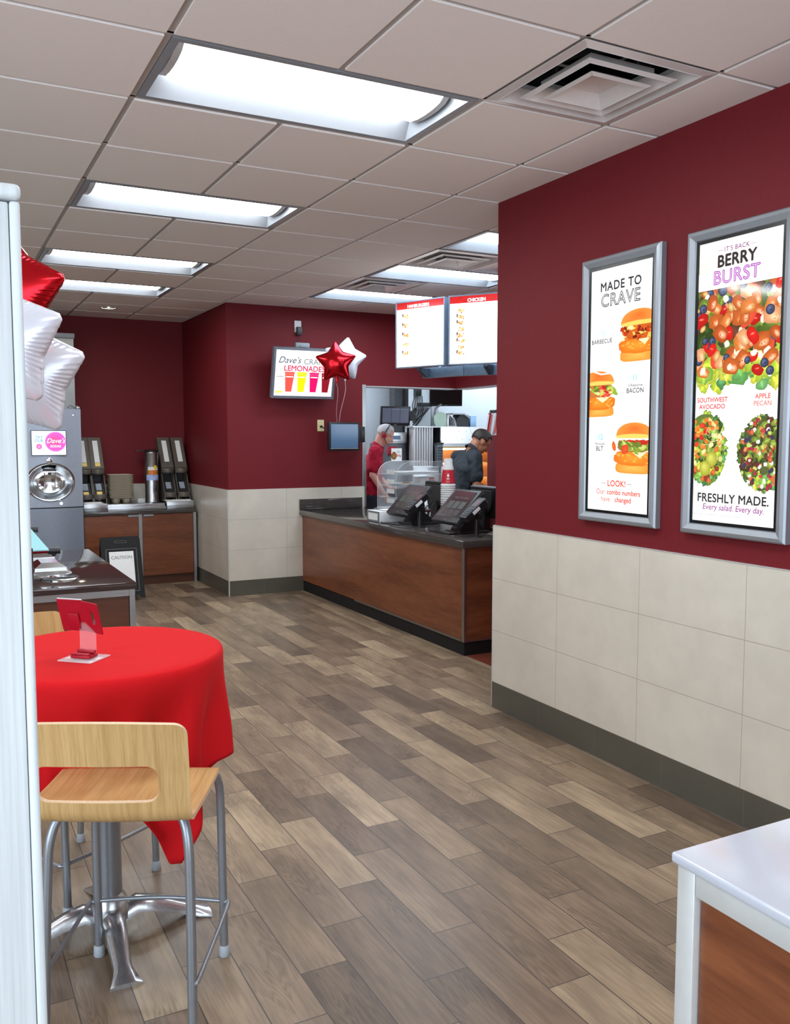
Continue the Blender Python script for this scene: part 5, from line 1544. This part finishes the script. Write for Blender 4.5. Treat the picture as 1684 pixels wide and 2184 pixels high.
b = MB(); b.tube([(2.70, 3.85, .846), (2.66, 3.75, .844), (2.72, 3.5, .844), (2.78, 3.42, .846)], .005, 8); tag(obj('counter_cable', b, M_['cable']), 'black cable lying on the counter beside the napkin box', 'cable')
b = MB(); b.box(2.70, 2.78, 2.70, 3.02, CT + .0005, CT + .012, .003); tag(obj('counter_tray', b, M_['black']), 'thin black pad on the counter under the front terminal', 'pad')

# stack of upturned cups
CX, CY = 3.205, 3.56
def cup(r0, r1, h):
    b = MB(); b.lathe([(r1 * .0, h), (r1, h), (r1 + .001, h - .004), (r0 - .003, .012), (r0 + .003, .010), (r0 + .0045, .005), (r0 + .002, 0), (r0 - .004, .002), (r1 - .004, h - .006)], seg=32)
    return b
w0 = obj('paper_cup', cup(.062, .043, .17), M_['white_paper'], angle=50)
NC = 17
for i in range(NC):
    o = w0 if i == 0 else w0.copy()
    if i: C.objects.link(o)
    o.location = (CX, CY, CT + .0005 + i * .0188)
    tag(o, 'upturned white paper cup, ' + ('lowest of the tall cup stack on the counter' if i == 0 else 'in the nested part of the tall cup stack on the counter'), 'cup', 'nested white cups')
zc = CT + NC * .0188
t = thing('printed_cup', 'upturned red printed cup near the top of the tall cup stack', 'cup', (CX, CY, zc))
obj('paper_body', cup(.0625, .044, .172), M_['white_paper'], t, angle=50)
b = MB(); b.lathe([(.0605, .022), (.0475, .146), (.0478, .146), (.0608, .022)], seg=32, close=True); obj('red_print', b, plain('red_cup_print', (.55, .012, .03, 1), .45), t, label='red printed band')
p = Print(); 
for dx, dz, r in ((0, .10, .007), (-.006, .088, .005), (.006, .088, .005), (0, .085, .006)): p.blob(dx, dz, r, r, WHITE, WHITE, 0, .1, 10)
p.up().rect(-.012, .012, .066, .07, WHITE); p.rect(-.012, .012, .058, .062, WHITE); p.rect(-.018, .018, .04, .043, K(240, 170, 170)); p.rect(-.018, .018, .032, .034, K(240, 170, 170))
p.build('emblem', M_['print_paper'], t, -.0, m=Matrix.Rotation(R(-31), 4, 'Z') @ Matrix.Translation((0, -.0650, .0)) @ Matrix.Rotation(R(-6), 4, 'X'))
o = obj('small_paper_cup', cup(.045, .034, .10), M_['white_paper'], angle=50); o.location = (CX, CY, zc + .135)
tag(o, 'small plain white cup at the very top of the tall cup stack', 'cup')

# ------------------------------------------------------------------ pastry case on a steel side table
t = thing('side_table', 'steel side table behind the counter, under the clear pastry case', 'table', (3.76, 5.2, 0))
b = MB(); b.box(3.42, 4.10, 4.97, 5.455, .80, .828, .003); obj('top', b, M_['steel_h'], t, world=True)
for x in (3.45, 4.07):
    for y in (5.0, 5.42): b = MB(); b.cyl((x, y, 0), (x, y, .799), .018); obj('leg', b, M_['steel'], t, world=True)
t = thing('pastry_case', 'clear acrylic pastry display case with a curved front, behind the counter', 'display case', (3.76, 5.2, .829))
px0, px1, pz0, pz1 = 3.45, 4.06, .829, 1.325
arcp = [(px0, pz1 - .16 + 0)] + [(px0 + .17 - .17 * math.cos(a), pz1 - .16 + .16 * math.sin(a)) for a in [PI / 2 * k / 10 for k in range(1, 11)]]
prof = [(px1, pz0), (px1, pz1)] + arcp[::-1] + [(px0, pz0)]
for y in (5.0, 5.42):
    b = MB(); b.prism(prof, lambda u, v, d: (u, d, v), y, y + .005); obj('side_panel', b, M_['clear'], t, smooth=False, world=True)
    b = MB(); b.tube([(u, y, v) for u, v in prof], .003, 6, closed=True); obj('panel_edge', b, M_['clear_edge'], t, world=True)
b = MB(); fp = [(px0, pz0)] + arcp + [(px1, pz1)]
b.grid(len(fp) - 1, 1, lambda u, v: (fp[round(u * (len(fp) - 1))][0], 5.006 + .413 * v, fp[round(u * (len(fp) - 1))][1])); obj('curved_front', b, M_['clear'], t, world=True)
for z in (.95, 1.07, 1.19):
    b = MB(); b.box(px0 + .012, px1 - .01, 5.007, 5.417, z, z + .005); obj('shelf', b, M_['clear_edge'], t, smooth=False, world=True)
for z in (.90, 1.0, 1.10, 1.2):
    b = MB(); b.box(px0 - .004, px0 - .001, 5.03, 5.2, z, z + .045); obj('price_card', b, M_['white_paper'], t, smooth=False, world=True)
b = MB(); b.box(px0 - .006, px1, 5.0, 5.425, pz0 + .0002, pz0 + .012); obj('base_tray', b, M_['white_plastic'], t, smooth=False, world=True)
def tray():
    b = MB(); n = 40
    for q0, q1, z0, z1 in ((1.0, .9, .022, .004),):
        o_ = rrect(.47, .33, .06, 9); m = len(o_)
        A = [b.bm.verts.new((x, y, .024 + .003 * math.sin(k * 2.2))) for k, (x, y) in enumerate(o_)]
        A2 = [b.bm.verts.new((x * .96, y * .95, .022)) for x, y in o_]
        Bq = [b.bm.verts.new((x * .86, y * .84, .003)) for x, y in o_]
        for X, Y in ((A, A2), (A2, Bq)):
            for k in range(m): b.bm.faces.new((X[k], X[(k + 1) % m], Y[(k + 1) % m], Y[k]))
        b.bm.faces.new(Bq)
    return b
tr = obj('serving_tray', tray(), M_['white_plastic'], mods=(('SOLIDIFY', dict(thickness=.003, offset=1)),)); tr.location = (3.77, 5.21, 1.1955)
tag(tr, 'white wavy edged tray on the top shelf of the pastry case', 'tray', 'white trays in the pastry case')
tr2 = tr.copy(); C.objects.link(tr2); tr2.location = (3.77, 5.21, 1.0755); tr2['label'] = 'white wavy edged tray with cookies on the middle shelf of the pastry case'
cm_ = plain('golden_cookie', srgb(206, 144, 74), .8, var=.3, scale=60, bump=.5)
b = MB(); b.lathe([(0, 0), (.038, 0), (.042, .006), (.036, .014), (0, .017)], seg=20); ck = obj('cookie', b, cm_)
for i, (x, y) in enumerate(((3.62, 5.10), (3.70, 5.12), (3.66, 5.17), (3.75, 5.11), (3.64, 5.24), (3.74, 5.2))):
    o = ck if i == 0 else ck.copy()
    if i: C.objects.link(o)
    o.location = (x, y, 1.079 + (.0175 if i in (2,) else 0)); tag(o, 'golden brown cookie on the middle tray of the pastry case', 'cookie', 'cookies in the pastry case')
for i, (x, y, z, col, lab) in enumerate(((3.90, 5.22, 1.078, 'white_paper', 'white pastry box with red lettering on the middle tray'), (3.6, 5.22, .9555, 'dark_pocket', 'dark muffin pack on the lowest shelf of the pastry case'), (3.78, 5.22, .9555, 'gun', 'brown pastry pack on the lowest shelf of the pastry case'))):
    t = thing('pastry_pack', lab, 'pastry pack', (x, y, z), 0, 'packs in the pastry case')
    b = MB(); b.box(-.085, .085, -.08, .08, 0, .08, .006); obj('carton', b, M_[col], t)
    if i == 0:
        p = Print(); p.rect(.02, .083, .004, .076, K(206, 40, 44)); p.text('OG', .05, .04, .036, WHITE, .02); p.build('lettering', M_['print_paper'], t, -.0805)
t = thing('promo_card', 'small white promotion card with a burger standing on the pastry case', 'card', (3.615, 5.3, 1.3262), R(-10))
b = MB(); b.box(-.058, .058, -.0012, .0012, 0, .135, .0004, 1); b.box(-.05, .05, .0013, .03, 0, .004); obj('card', b, M_['white_paper'], t)
p = Print(rng=5); p.blob(-.03, .055, .03, .042, K(190, 110, 50), K(120, 66, 36), 0, .08, 16); p.blob(-.03, .05, .03, .01, K(150, 170, 60), K(90, 60, 40), 0, .2, 12); p.text('NEW', .02, .105, .014, K(60, 60, 60)); p.text('BAKED', .02, .09, .014, K(60, 60, 60)); p.text('99¢', .024, .055, .04, K(190, 40, 50), .02); p.build('card_print', M_['print_paper'], t, -.0014)

# ------------------------------------------------------------------ kitchen beyond the opening
KX = lambda name, b, mat, lab, cat, **k: tag(obj(name, b, mat, **k), lab, cat)
b = MB(); b.box(5.02, 5.16, 8.05, 8.195, 0, H); struct('trim_1', b, plain('grey_steel_post', srgb(120, 122, 124), .4, .5))
b = MB(); b.box(5.165, 5.26, 8.0, 8.195, 0, H); struct('trim_2', b, M_['charcoal'])
b = MB(); b.box(5.0, 5.27, 7.46, 7.6, 0, H); struct('wall_kitchen_column', b, M_['kitchen_wall'])
b = MB(); b.box(5.272, 5.38, 7.45, 7.6, 0, H); struct('trim_3', b, M_['steel'])
t = thing('power_strip', 'black adapters and tangled cables on the white kitchen column', 'power strip', (5.06, 7.455, 2.1))
b = MB(); b.box(5.0, 5.09, 7.39, 7.455, 2.13, 2.25, .006); obj('adapter', b, M_['black'], t, world=True)
b = MB(); b.box(5.06, 5.24, 7.36, 7.455, 1.99, 2.04, .006, m=None); obj('strip', b, M_['black'], t, world=True)
for k in range(6):
    rg = random.Random(k); P = [Vector((5.0 + .05 * k * .4, 7.40, 2.13)), Vector((4.93 + .03 * k, 7.36, 2.0 - .03 * k)), Vector((4.92 + .05 * rg.random(), 7.36, 1.86 - .03 * k)), Vector((5.0 + .03 * k, 7.37, 1.82 + .02 * k)), Vector((5.06 + .03 * k, 7.36, 1.99))]
    Q = []
    for i in range(len(P) - 1):
        p0, p1, p2, p3 = P[max(i - 1, 0)], P[i], P[i + 1], P[min(i + 2, 4)]
        for u in (0, .25, .5, .75): Q.append(.5 * ((2 * p1) + (p2 - p0) * u + (2 * p0 - 5 * p1 + 4 * p2 - p3) * u * u + (3 * p1 - p0 - 3 * p2 + p3) * u ** 3))
    b = MB(); b.tube(Q, .006, 6); obj('cable', b, M_['cable'], t, world=True)
b = MB(); b.tube([(5.22, 7.42, 2.3), (5.26, 7.40, 2.1), (5.36, 7.2, 2.02), (5.42, 7.0, 2.0)], .007, 6); obj('cable', b, M_['cable'], t, world=True)
def kmon(label, c, rz, tilt, W_, H_, mat):
    t = thing('kitchen_monitor', label, 'monitor', c, 0, 'kitchen order monitors', rot=(tilt, 0, rz))
    b = MB(); b.box(-W_ / 2, W_ / 2, 0, .04, -H_ / 2, H_ / 2, .005); obj('housing', b, M_['black'], t)
    b = MB(); b.box(-W_ / 2 + .018, W_ / 2 - .018, -.002, -.0003, -H_ / 2 + .03, H_ / 2 - .015); obj('screen', b, mat, t, smooth=False)
    b = MB(); b.box(-.02, .02, -.002, -.0003, -H_ / 2 + .01, -H_ / 2 + .016); obj('badge', b, M_['silver'], t, smooth=False)
    return t
t = kmon('black kitchen monitor with a lit grid, above the head of the man in red', (4.36, 6.75, 1.84), R(-12), R(10), .38, .235, M_['screen_dim'])
b = MB(); b.tube([WM[t.name].inverted() @ Vector(q) for q in ((4.40, 6.82, 1.80), (4.62, 7.0, 1.74), (4.80, 7.3, 1.80), (5.03, 7.455, 1.95))], .028, 8); b.box(.17, .24, .0, .05, -.06, .06); obj('swing_arm', b, M_['black'], t)
p = Print()
for k in range(3): p.rect(-.165 + .112 * k, -.06 + .112 * k, -.08, .095, K(74, 80, 96)); p.rect(-.165 + .112 * k, -.06 + .112 * k, .08, .095, K(96, 102, 116))
p.build('screen_image', M_['print_screen'], t, -.0022)
t = kmon('black monitor tilted down from above, over the steel canopy', (5.14, 6.85, 2.085), R(-30), R(26), .42, .24, M_['bezel'])
b = MB(); b.tube([WM[t.name].inverted() @ Vector(q) for q in ((5.10, 6.9, 2.0), (5.06, 6.98, 1.95), (5.06, 7.0, 1.86))], .014, 8); b.tube([WM[t.name].inverted() @ Vector(q) for q in ((5.2, 6.92, 2.1), (5.3, 7.2, 2.2), (5.33, 7.44, 2.25))], .02, 8); obj('wall_arm', b, M_['silver'], t)
# cooking line: dark station, carton rack, canopy and lit warming bay
t = thing('fry_station', 'dark steel fry station with a keypad panel, behind the man in red', 'fry station', (4.42, 7.1, 0))
b = MB(); b.box(4.32, 4.6, 6.9, 7.4, 0, 1.50, .006); obj('housing', b, plain('dark_steel', srgb(84, 88, 92), .35, .6), t, world=True)
b = MB(); b.box(4.33, 4.59, 6.885, 6.899, 1.52, 1.64, .004); b.box(4.33, 4.59, 6.9, 7.3, 1.501, 1.64, .004); panel = obj('control_panel', b, M_['steel_h'], t, world=True)
b = MB(); b.box(4.36, 4.5, 6.88, 6.8845, 1.55, 1.60); obj('keypad', b, plain('blue_grey_keys', srgb(96, 124, 156), .4), t, smooth=False, world=True)
b = MB(); b.box(4.31, 4.43, 6.84, 6.898, 1.36, 1.465, .004); KX('red_carton_holder', b, M_['red_plastic'], 'small red holder on the fry station beside the man in red', 'holder')
t = thing('carton_rack', 'rack of upright white cartons in dark slots, in the kitchen', 'carton rack', (4.8, 6.8, 1.2))
b = MB(); b.box(4.60, 5.01, 6.74, 6.95, 1.70, 1.72, .003); b.box(4.60, 5.01, 6.90, 6.95, 1.22, 1.70); b.box(4.60, 5.01, 6.74, 6.95, 1.20, 1.22); b.box(4.995, 5.01, 6.74, 6.9, 1.22, 1.70); obj('frame', b, M_['steel_h'], t, smooth=False, world=True)
for k in range(8):
    x = 4.618 + k * .036
    b = MB(); b.box(x, x + .014, 6.735, 6.88, 1.2205, 1.699, .002); obj('slot_divider', b, M_['white_plastic'], t, world=True)
b = MB(); b.box(4.6, 4.99, 6.885, 6.899, 1.222, 1.699); obj('dark_lining', b, M_['black_matte'], t, smooth=False, world=True)
b = MB(); b.box(4.605, 4.99, 6.736, 6.9, 0, 1.199, .004); KX('rack_cabinet', b, M_['steel'], 'steel cabinet that carries the white carton rack', 'cabinet')
t = thing('keypad_unit', 'narrow grey keypad unit with black top, right of the carton rack', 'keypad', (4.945, 6.7, 1.3))
b = MB(); b.box(4.905, 4.99, 6.66, 6.732, 1.21, 1.49, .004); obj('body', b, plain('slate_plastic', srgb(98, 108, 116), .45), t, world=True)
b = MB(); b.box(4.895, 5.0, 6.655, 6.733, 1.491, 1.512, .003); obj('cap', b, M_['black'], t, world=True)
b = MB()
for i in range(2):
    for j in range(7): b.box(4.915 + .035 * i, 4.942 + .035 * i, 6.655, 6.6595, 1.23 + .034 * j, 1.252 + .034 * j)
obj('keypad', b, M_['bezel'], t, smooth=False, world=True)['kind'] = 'stuff'
t = thing('steel_canopy', 'bright steel sloped canopy above the warm lit bay', 'canopy', (5.35, 6.9, 1.5))
for k in range(3):
    x0, x1 = 5.0 + .25 * k, 5.0 + .25 * k + .247
    b = MB(); b.prism([(6.70, 1.50), (6.86, 1.715), (6.86, 1.70), (6.72, 1.49)], lambda u, v, d: (d, u, v), x0, x1)
    for i in range(2):
        for j in range(2): b.ball((x0 + .07 + .11 * i, 6.735 + .08 * j, 1.552 + .107 * j), .006, 8, 6)
    obj('sloped_panel', b, M_['alu_bright'], t, smooth=False, world=True)
b = MB(); b.box(5.0, 5.75, 6.86, 7.4, 1.70, 1.716); obj('top_shelf', b, M_['steel_h'], t, smooth=False, world=True)
b = MB(); b.box(5.0, 5.75, 6.705, 6.72, 1.462, 1.499); obj('lower_rail', b, M_['steel_h'], t, smooth=False, world=True)
t = thing('warming_bay', 'warm orange lit food bay behind the man in black', 'warming cabinet', (5.35, 7.0, 0))
b = MB()
b.box(5.0, 5.02, 6.72, 7.4, 0, 1.48); b.box(5.74, 5.76, 6.72, 7.4, 0, 1.48); b.box(5.02, 5.74, 7.36, 7.4, 0, 1.48); b.box(5.02, 5.74, 6.74, 7.36, 0, .85); b.box(5.02, 5.74, 6.74, 7.36, 1.44, 1.46)
obj('cabinet', b, M_['warm_panel'], t, smooth=False, world=True)
for z in (1.06, 1.25):
    b = MB(); b.box(5.021, 5.739, 6.80, 7.35, z, z + .012); obj('shelf', b, M_['warm_panel'], t, smooth=False, world=True)
for z in (1.425, 1.235, 1.045):
    b = MB(); b.cyl((5.08, 7.1, z), (5.68, 7.1, z), .012); obj('heat_lamp', b, M_['warm'], t, world=True)
b = MB(); b.box(4.992, 5.006, 6.70, 6.719, 0, 1.46); obj('front_post', b, M_['steel'], t, smooth=False, world=True)
for i, (x, z) in enumerate(((5.14, 1.074), (5.3, 1.074), (5.46, 1.262), (5.62, 1.262), (5.62, .8505))):
    b = MB(); b.box(-.06, .06, -.05, .05, 0, .05, .012); o = obj('wrapped_sandwich', b, plain('foil_wrap', srgb(236, 196, 120), .4, .2, var=.2) if i == 0 else o.data.materials[0]); o.location = (x, 6.9, z)
    tag(o, ['wrapped sandwich at the left of the lower warm shelf', 'wrapped sandwich second on the lower warm shelf', 'wrapped sandwich on the upper warm shelf', 'wrapped sandwich at the right of the upper warm shelf', 'wrapped sandwich on the warm bay floor'][i], 'sandwich', 'wrapped sandwiches in the warm bay')
# things on the canopy shelf
t = thing('tinted_panel', 'hexagonal pale green and white panel on the canopy shelf', 'panel', (5.14, 6.95, 1.7165), R(-20))
b = MB(); b.prism([(-.07, 0), (.06, 0), (.09, .02), (.09, .15), (.0, .19), (-.05, .19), (-.10, .14), (-.10, .05)], lambda u, v, d: (u, d, v), 0, .006); obj('plate', b, plain('pale_green_plastic', srgb(196, 226, 204), .3, var=.15, scale=6), t, smooth=False)
b = MB(); b.box(.06, .09, -.004, .12, 0, .16, .002); obj('steel_edge', b, M_['steel'], t)
b = MB(); b.grid(10, 1, lambda u, v: (5.22 + .13 * math.sin(PI / 2 * u), 6.92 + .2 * v, 1.717 + .155 * math.cos(PI / 2 * u))); b.box(5.22, 5.35, 6.93, 7.12, 1.7165, 1.73)
KX('steel_scoop', b, M_['polished'], 'rounded bright steel scoop on the canopy shelf', 'scoop', mods=(('SOLIDIFY', dict(thickness=.004)),))
t = thing('ticket_printer', 'dark ticket printer with a steel hood on the canopy shelf', 'printer', (5.44, 7.0, 1.7165))
b = MB(); b.prism([(-.09, 0), (.09, 0), (.09, .15), (-.02, .17), (-.09, .1)], lambda u, v, d: (u, d, v), -.08, .1); obj('body', b, M_['charcoal'], t, smooth=False)
b = MB(); b.prism([(-.16, .175), (.02, .175), (.1, .12), (.1, .105), (.01, .158), (-.16, .158)], lambda u, v, d: (u, d, v), -.1, .12); obj('hood', b, M_['steel_h'], t, smooth=False)
b = MB(); b.box(5.56, 5.65, 6.92, 7.0, 1.7165, 1.86, .004); KX('blue_carton', b, plain('blue_white_carton', srgb(150, 190, 226), .5, var=.2, scale=12), 'pale blue carton at the right of the canopy shelf', 'carton')
# binders on the low wall
for i, (y, mat, lab, tilt) in enumerate(((4.705, 'white_plastic', 'white binder nearest the red wall edge, on the low kitchen wall', -14), (4.76, 'foil_white', 'second white binder on the low kitchen wall', -14), (4.815, 'white_plastic', 'third white binder on the low kitchen wall', -15), (4.87, 'red_plastic', 'red edged binder on the low kitchen wall', -15))):
    t = thing('binder', lab, 'binder', (4.525, y, 1.6085), 0, 'binders on the low kitchen wall', rot=(R(-tilt), 0, 0))
    b = MB(); b.box(-.074, .07, -.016, .016, 0, .225, .004); obj('cover', b, M_[mat if mat != 'foil_white' else 'white_paper'], t)
    b = MB(); b.box(-.0765, -.0743, -.014, .014, .01, .215); obj('spine_label', b, M_['white_paper'] if i == 3 else plain('spine_stripe_%d' % i, srgb(*((186, 40, 50), (40, 50, 90), (200, 60, 70))[i]), .5) if i != 1 else M_['white_plastic'], t, smooth=False)
    b = MB(); b.box(-.06, .05, -.02, .02, .2255, .26, .004); obj('clip', b, M_['black'], t)
# ------------------------------------------------------------------ people
def capsule(mb, p0, p1, r0, r1, seg=18, k=6):
    p0, p1 = Vector(p0), Vector(p1); d = (p1 - p0); L = d.length
    q = d.to_track_quat('Z', 'Y').to_matrix().to_4x4() if L > 1e-6 else Matrix.Identity(4)
    prof = [(0, -r0)] + [(r0 * math.cos(a), r0 * math.sin(a)) for a in [-PI / 2 + PI / 2 * i / k for i in range(1, k + 1)]]
    prof += [(r1 * math.cos(a), L + r1 * math.sin(a)) for a in [PI / 2 * i / k for i in range(0, k)]] + [(0, L + r1)]
    mb.lathe(prof, p0, seg, q)
def ell(mb, c, r, m=None): mb.ball(c, r, 20, 14, m)
def fuse(name, mb, mat, parent, vox, smooth=4, noise=0, nscale=8):
    o = obj(name, mb, mat, parent, smooth=True, angle=180)
    m = o.modifiers.new('remesh', 'REMESH'); m.mode = 'VOXEL'; m.voxel_size = vox; m.use_smooth_shade = True
    s = o.modifiers.new('smooth', 'SMOOTH'); s.iterations = smooth; s.factor = .5
    bake(o)
    if noise:
        for v in o.data.vertices:
            n = mnoise.noise(v.co * nscale) + .5 * mnoise.noise(v.co * nscale * 2.3)
            v.co += v.normal * n * noise
    o.data.shade_smooth()
    return o
def hand(mb, wrist, dirv, palm_n, sgn, curl):
    """palm plus five bent fingers; dirv points from the wrist to the knuckles"""
    wv = Vector(wrist); d = Vector(dirv).normalized(); n = Vector(palm_n); n = (n - d * n.dot(d)).normalized(); s_ = d.cross(n) * sgn
    for k in (-1, 0, 1): capsule(mb, wv + s_ * .016 * k, wv + d * .075 + s_ * .022 * k, .015, .014, 10, 4)
    for k, (off, ln) in enumerate(((-.033, .062), (-.011, .074), (.011, .078), (.033, .07))):
        p = wv + d * .082 + s_ * off; dd = d.copy(); r = .0088
        for j, f in enumerate((.45, .32, .25)):
            dd = (dd + n * curl * (j + 1) * .35).normalized(); q = p + dd * ln * f
            capsule(mb, p, q, r, r * .93, 8, 3); p = q; r *= .93
    p = wv + d * .025 + s_ * .026; dd = (d * .6 + s_ * .75 + n * .25).normalized(); r = .0105
    for f in (.034, .026):
        q = p + dd * f; capsule(mb, p, q, r, r * .9, 8, 3); p = q; dd = (dd + d * .5 + n * curl * .3).normalized(); r *= .9
def head(mb, c, pitch, extra_roll=0):
    M3 = Matrix.Rotation(pitch, 3, 'Y')
    P = lambda x, y, z: Vector(c) + M3 @ Vector((x, y, z))
    ell(mb, P(-.012, 0, .03), (.098, .078, .092), M3)          # cranium
    ell(mb, P(.03, 0, -.035), (.062, .06, .075), M3)           # face
    ell(mb, P(.048, 0, -.082), (.034, .04, .03), M3)           # chin
    capsule(mb, P(.085, 0, .012), P(.108, 0, -.028), .010, .014, 10, 4)   # nose
    for s_ in (-1, 1):
        capsule(mb, P(.076, .014 * s_, .03), P(.066, .05 * s_, .028), .012, .011, 8, 3)   # brow
        ell(mb, P(.055, .042 * s_, -.028), (.022, .018, .02), M3)          # cheek
        ell(mb, P(-.008, .079 * s_, -.012), (.022, .008, .034), M3)        # ear
    capsule(mb, P(.082, -.02, -.062), P(.082, .02, -.062), .008, .008, 8, 3); capsule(mb, P(.08, -.018, -.072), P(.08, .018, -.072), .008, .008, 8, 3)  # lips
    return P, M3
def person(label, loc, rz, J, skin, shirt, legs, sleeve, vox):
    t = thing('person', label, 'person', loc, rz)
    b = MB()
    P, M3 = head(b, J['head'], J['pitch'])
    capsule(b, J['neck'], Vector(J['head']) + M3 @ Vector((-.03, 0, -.05)), .058, .054)
    hip, chest = Vector(J['hip']), Vector(J['chest'])
    for s_ in (-1, 1):
        capsule(b, hip + Vector((0, .075 * s_, 0)), chest + Vector((0, .085 * s_, 0)), .092, .10)
        capsule(b, chest + Vector((0, .08 * s_, 0)), Vector(J['neck']) + Vector((0, .05 * s_, -.04)), .10, .06)
        sh, el, wr = (Vector(v) for v in J['arm'][s_])
        capsule(b, Vector(J['neck']) + Vector((0, .05 * s_, -.05)), sh, .055, .055)
        capsule(b, sh, el, .05, .04); capsule(b, el, wr, .04, .026)
        hand(b, wr, wr - el if J['hd'] is None else J['hd'], J['pn'], s_, J['curl'])
        kn, an = (Vector(v) for v in J['leg'][s_])
        capsule(b, hip + Vector((0, .085 * s_, -.05)), kn, .085, .055); capsule(b, kn, an, .054, .038)
        capsule(b, an + Vector((0, 0, -.02)), an + Vector((.15, 0, -.045)), .036, .03)
    fuse('body', b, skin, t, vox, 3)
    # shirt
    b = MB()
    for s_ in (-1, 1):
        capsule(b, hip + Vector((0, .078 * s_, -.03)), chest + Vector((0, .09 * s_, 0)), .112, .122)
        capsule(b, chest + Vector((0, .085 * s_, .0)), Vector(J['neck']) + Vector((-.01, .05 * s_, -.05)), .12, .075)
        sh, el, wr = (Vector(v) for v in J['arm'][s_])
        capsule(b, Vector(J['neck']) + Vector((0, .05 * s_, -.055)), sh, .07, .074)
        capsule(b, sh, sh.lerp(el, sleeve), .074, .068)
    fuse('shirt', b, shirt, t, .009, 3, .011, 13)
    nk = Vector(J['neck']); hd = (Vector(J['head']) - nk).normalized()
    b = MB(); q = hd.to_track_quat('Z', 'Y').to_matrix().to_4x4()
    b.lathe([(.086, -.02), (.070, .022), (.066, .022), (.078, -.02)], nk + hd * .012, 24, q, close=True); obj('collar', b, shirt, t)
    b = MB()
    capsule(b, hip + Vector((0, -.06, -.02)), hip + Vector((0, .06, -.02)), .118, .118)
    for s_ in (-1, 1):
        kn, an = (Vector(v) for v in J['leg'][s_])
        capsule(b, hip + Vector((0, .085 * s_, -.06)), kn, .104, .074); capsule(b, kn, an + Vector((0, 0, .01)), .074, .062)
    fuse('trousers', b, legs, t, .01, 3, .004, 9)
    for s_ in (-1, 1):
        kn, an = (Vector(v) for v in J['leg'][s_]); b = MB()
        capsule(b, an + Vector((-.01, 0, -.035)), an + Vector((.16, 0, -.05)), .05, .042)
        for v in b.bm.verts: v.co.z = max(v.co.z, .001)
        obj('shoe', b, M_['shoe'], t)
    return t, P, M3
def hairpiece(t, P, M3, c, mat, grow, face, low, back):
    b = MB(); b.ball((0, 0, 0), (1, 1, 1), 36, 26)
    bm = b.bm; kill = []
    for v in bm.verts:
        x, y, z = v.co.x * (.098 + grow), v.co.y * (.078 + grow), v.co.z * (.092 + grow)
        v.co = (x, y, z)
        if (x > face - .35 * (z - .02) * 0 and z < .055) or z < low + (0 if x > -.03 else back): kill.append(v)
    bmesh.ops.delete(bm, geom=kill, context='VERTS')
    for v in bm.verts:
        p = v.co.copy(); p += p.normalized() * mnoise.noise(p * 60) * .003
        v.co = P(-.012 + p.x, p.y, .03 + p.z)
    obj('hair', b, mat, t, mods=(('SOLIDIFY', dict(thickness=.008, offset=-1)),), angle=180)

FD = R(-27.5)
J1 = dict(hip=(0, 0, .96), chest=(.03, 0, 1.26), neck=(.085, 0, 1.47), head=(.175, 0, 1.605), pitch=R(30), pn=(0, 0, 1), hd=None, curl=.5,
          arm={-1: ((.055, -.185, 1.415), (.035, -.225, 1.15), (.15, -.215, .955)), 1: ((.055, .185, 1.415), (.06, .225, 1.15), (.22, .17, .98))},
          leg={-1: ((.03, -.095, .5), (.0, -.10, .085)), 1: ((.03, .095, .5), (.0, .10, .085))})
J1['pn'] = (.3, .9, .2)
t, P, M3 = person('man in a red work shirt with a headset, looking down behind the opening', (3.755, 6.223, 0), FD, J1, M_['skin_a'], M_['shirt_red'], M_['jeans'], .72, .0075)
hairpiece(t, P, M3, J1['head'], M_['hair_white'], .004, .058, -.012, -.035)
b = MB(); b.tube([P(-.012, .09 * math.cos(a), .02 + .112 * math.sin(a)) for a in [PI * k / 16 for k in range(17)]], .007, 8); hs = obj('headset_band', b, M_['black'], t)
for s_ in (-1, 1):
    b = MB(); b.lathe([(0, .02), (.022, .018), (.03, .008), (.03, -.008), (0, -.012)], P(-.008, .094 * s_, -.012), 20, (M3 @ Matrix.Rotation(R(-90 * s_), 3, 'X')).to_4x4()); obj('headset_earpad', b, M_['red_plastic'], hs, label='red earpad')
b = MB(); b.tube([P(0, -.1, -.03), P(.05, -.095, -.07), P(.09, -.06, -.085)], .004, 8); obj('headset_microphone', b, M_['black'], hs)

J2 = dict(hip=(0, 0, .94), chest=(.085, 0, 1.25), neck=(.19, 0, 1.445), head=(.285, 0, 1.53), pitch=R(42), pn=(0, 0, -1), hd=(.8, 0, -.5), curl=.6,
          arm={-1: ((.13, -.20, 1.375), (.12, -.265, 1.12), (.33, -.20, 1.05)), 1: ((.13, .20, 1.375), (.14, .255, 1.11), (.34, .16, 1.03))},
          leg={-1: ((.03, -.095, .5), (.0, -.10, .085)), 1: ((.03, .095, .5), (.0, .10, .085))})
t, P, M3 = person('man in a black work shirt bending over his work behind the counter', (3.80, 4.44, 0), R(-8), J2, M_['skin_b'], M_['shirt_black'], M_['trousers'], .72, .0075)
hairpiece(t, P, M3, J2['head'], M_['hair_dark'], .009, .05, -.02, -.03)
t = thing('prep_table', 'steel prep table in front of the man in black, under the low kitchen wall', 'table', (4.3, 4.5, 0))
b = MB(); b.box(4.24, 4.448, 4.0, 4.83, .90, .93, .003); obj('top', b, M_['steel_h'], t, world=True)
for x in (4.27, 4.42):
    for y in (4.03, 4.8): b = MB(); b.cyl((x, y, 0), (x, y, .899), .018); obj('leg', b, M_['steel'], t, world=True)
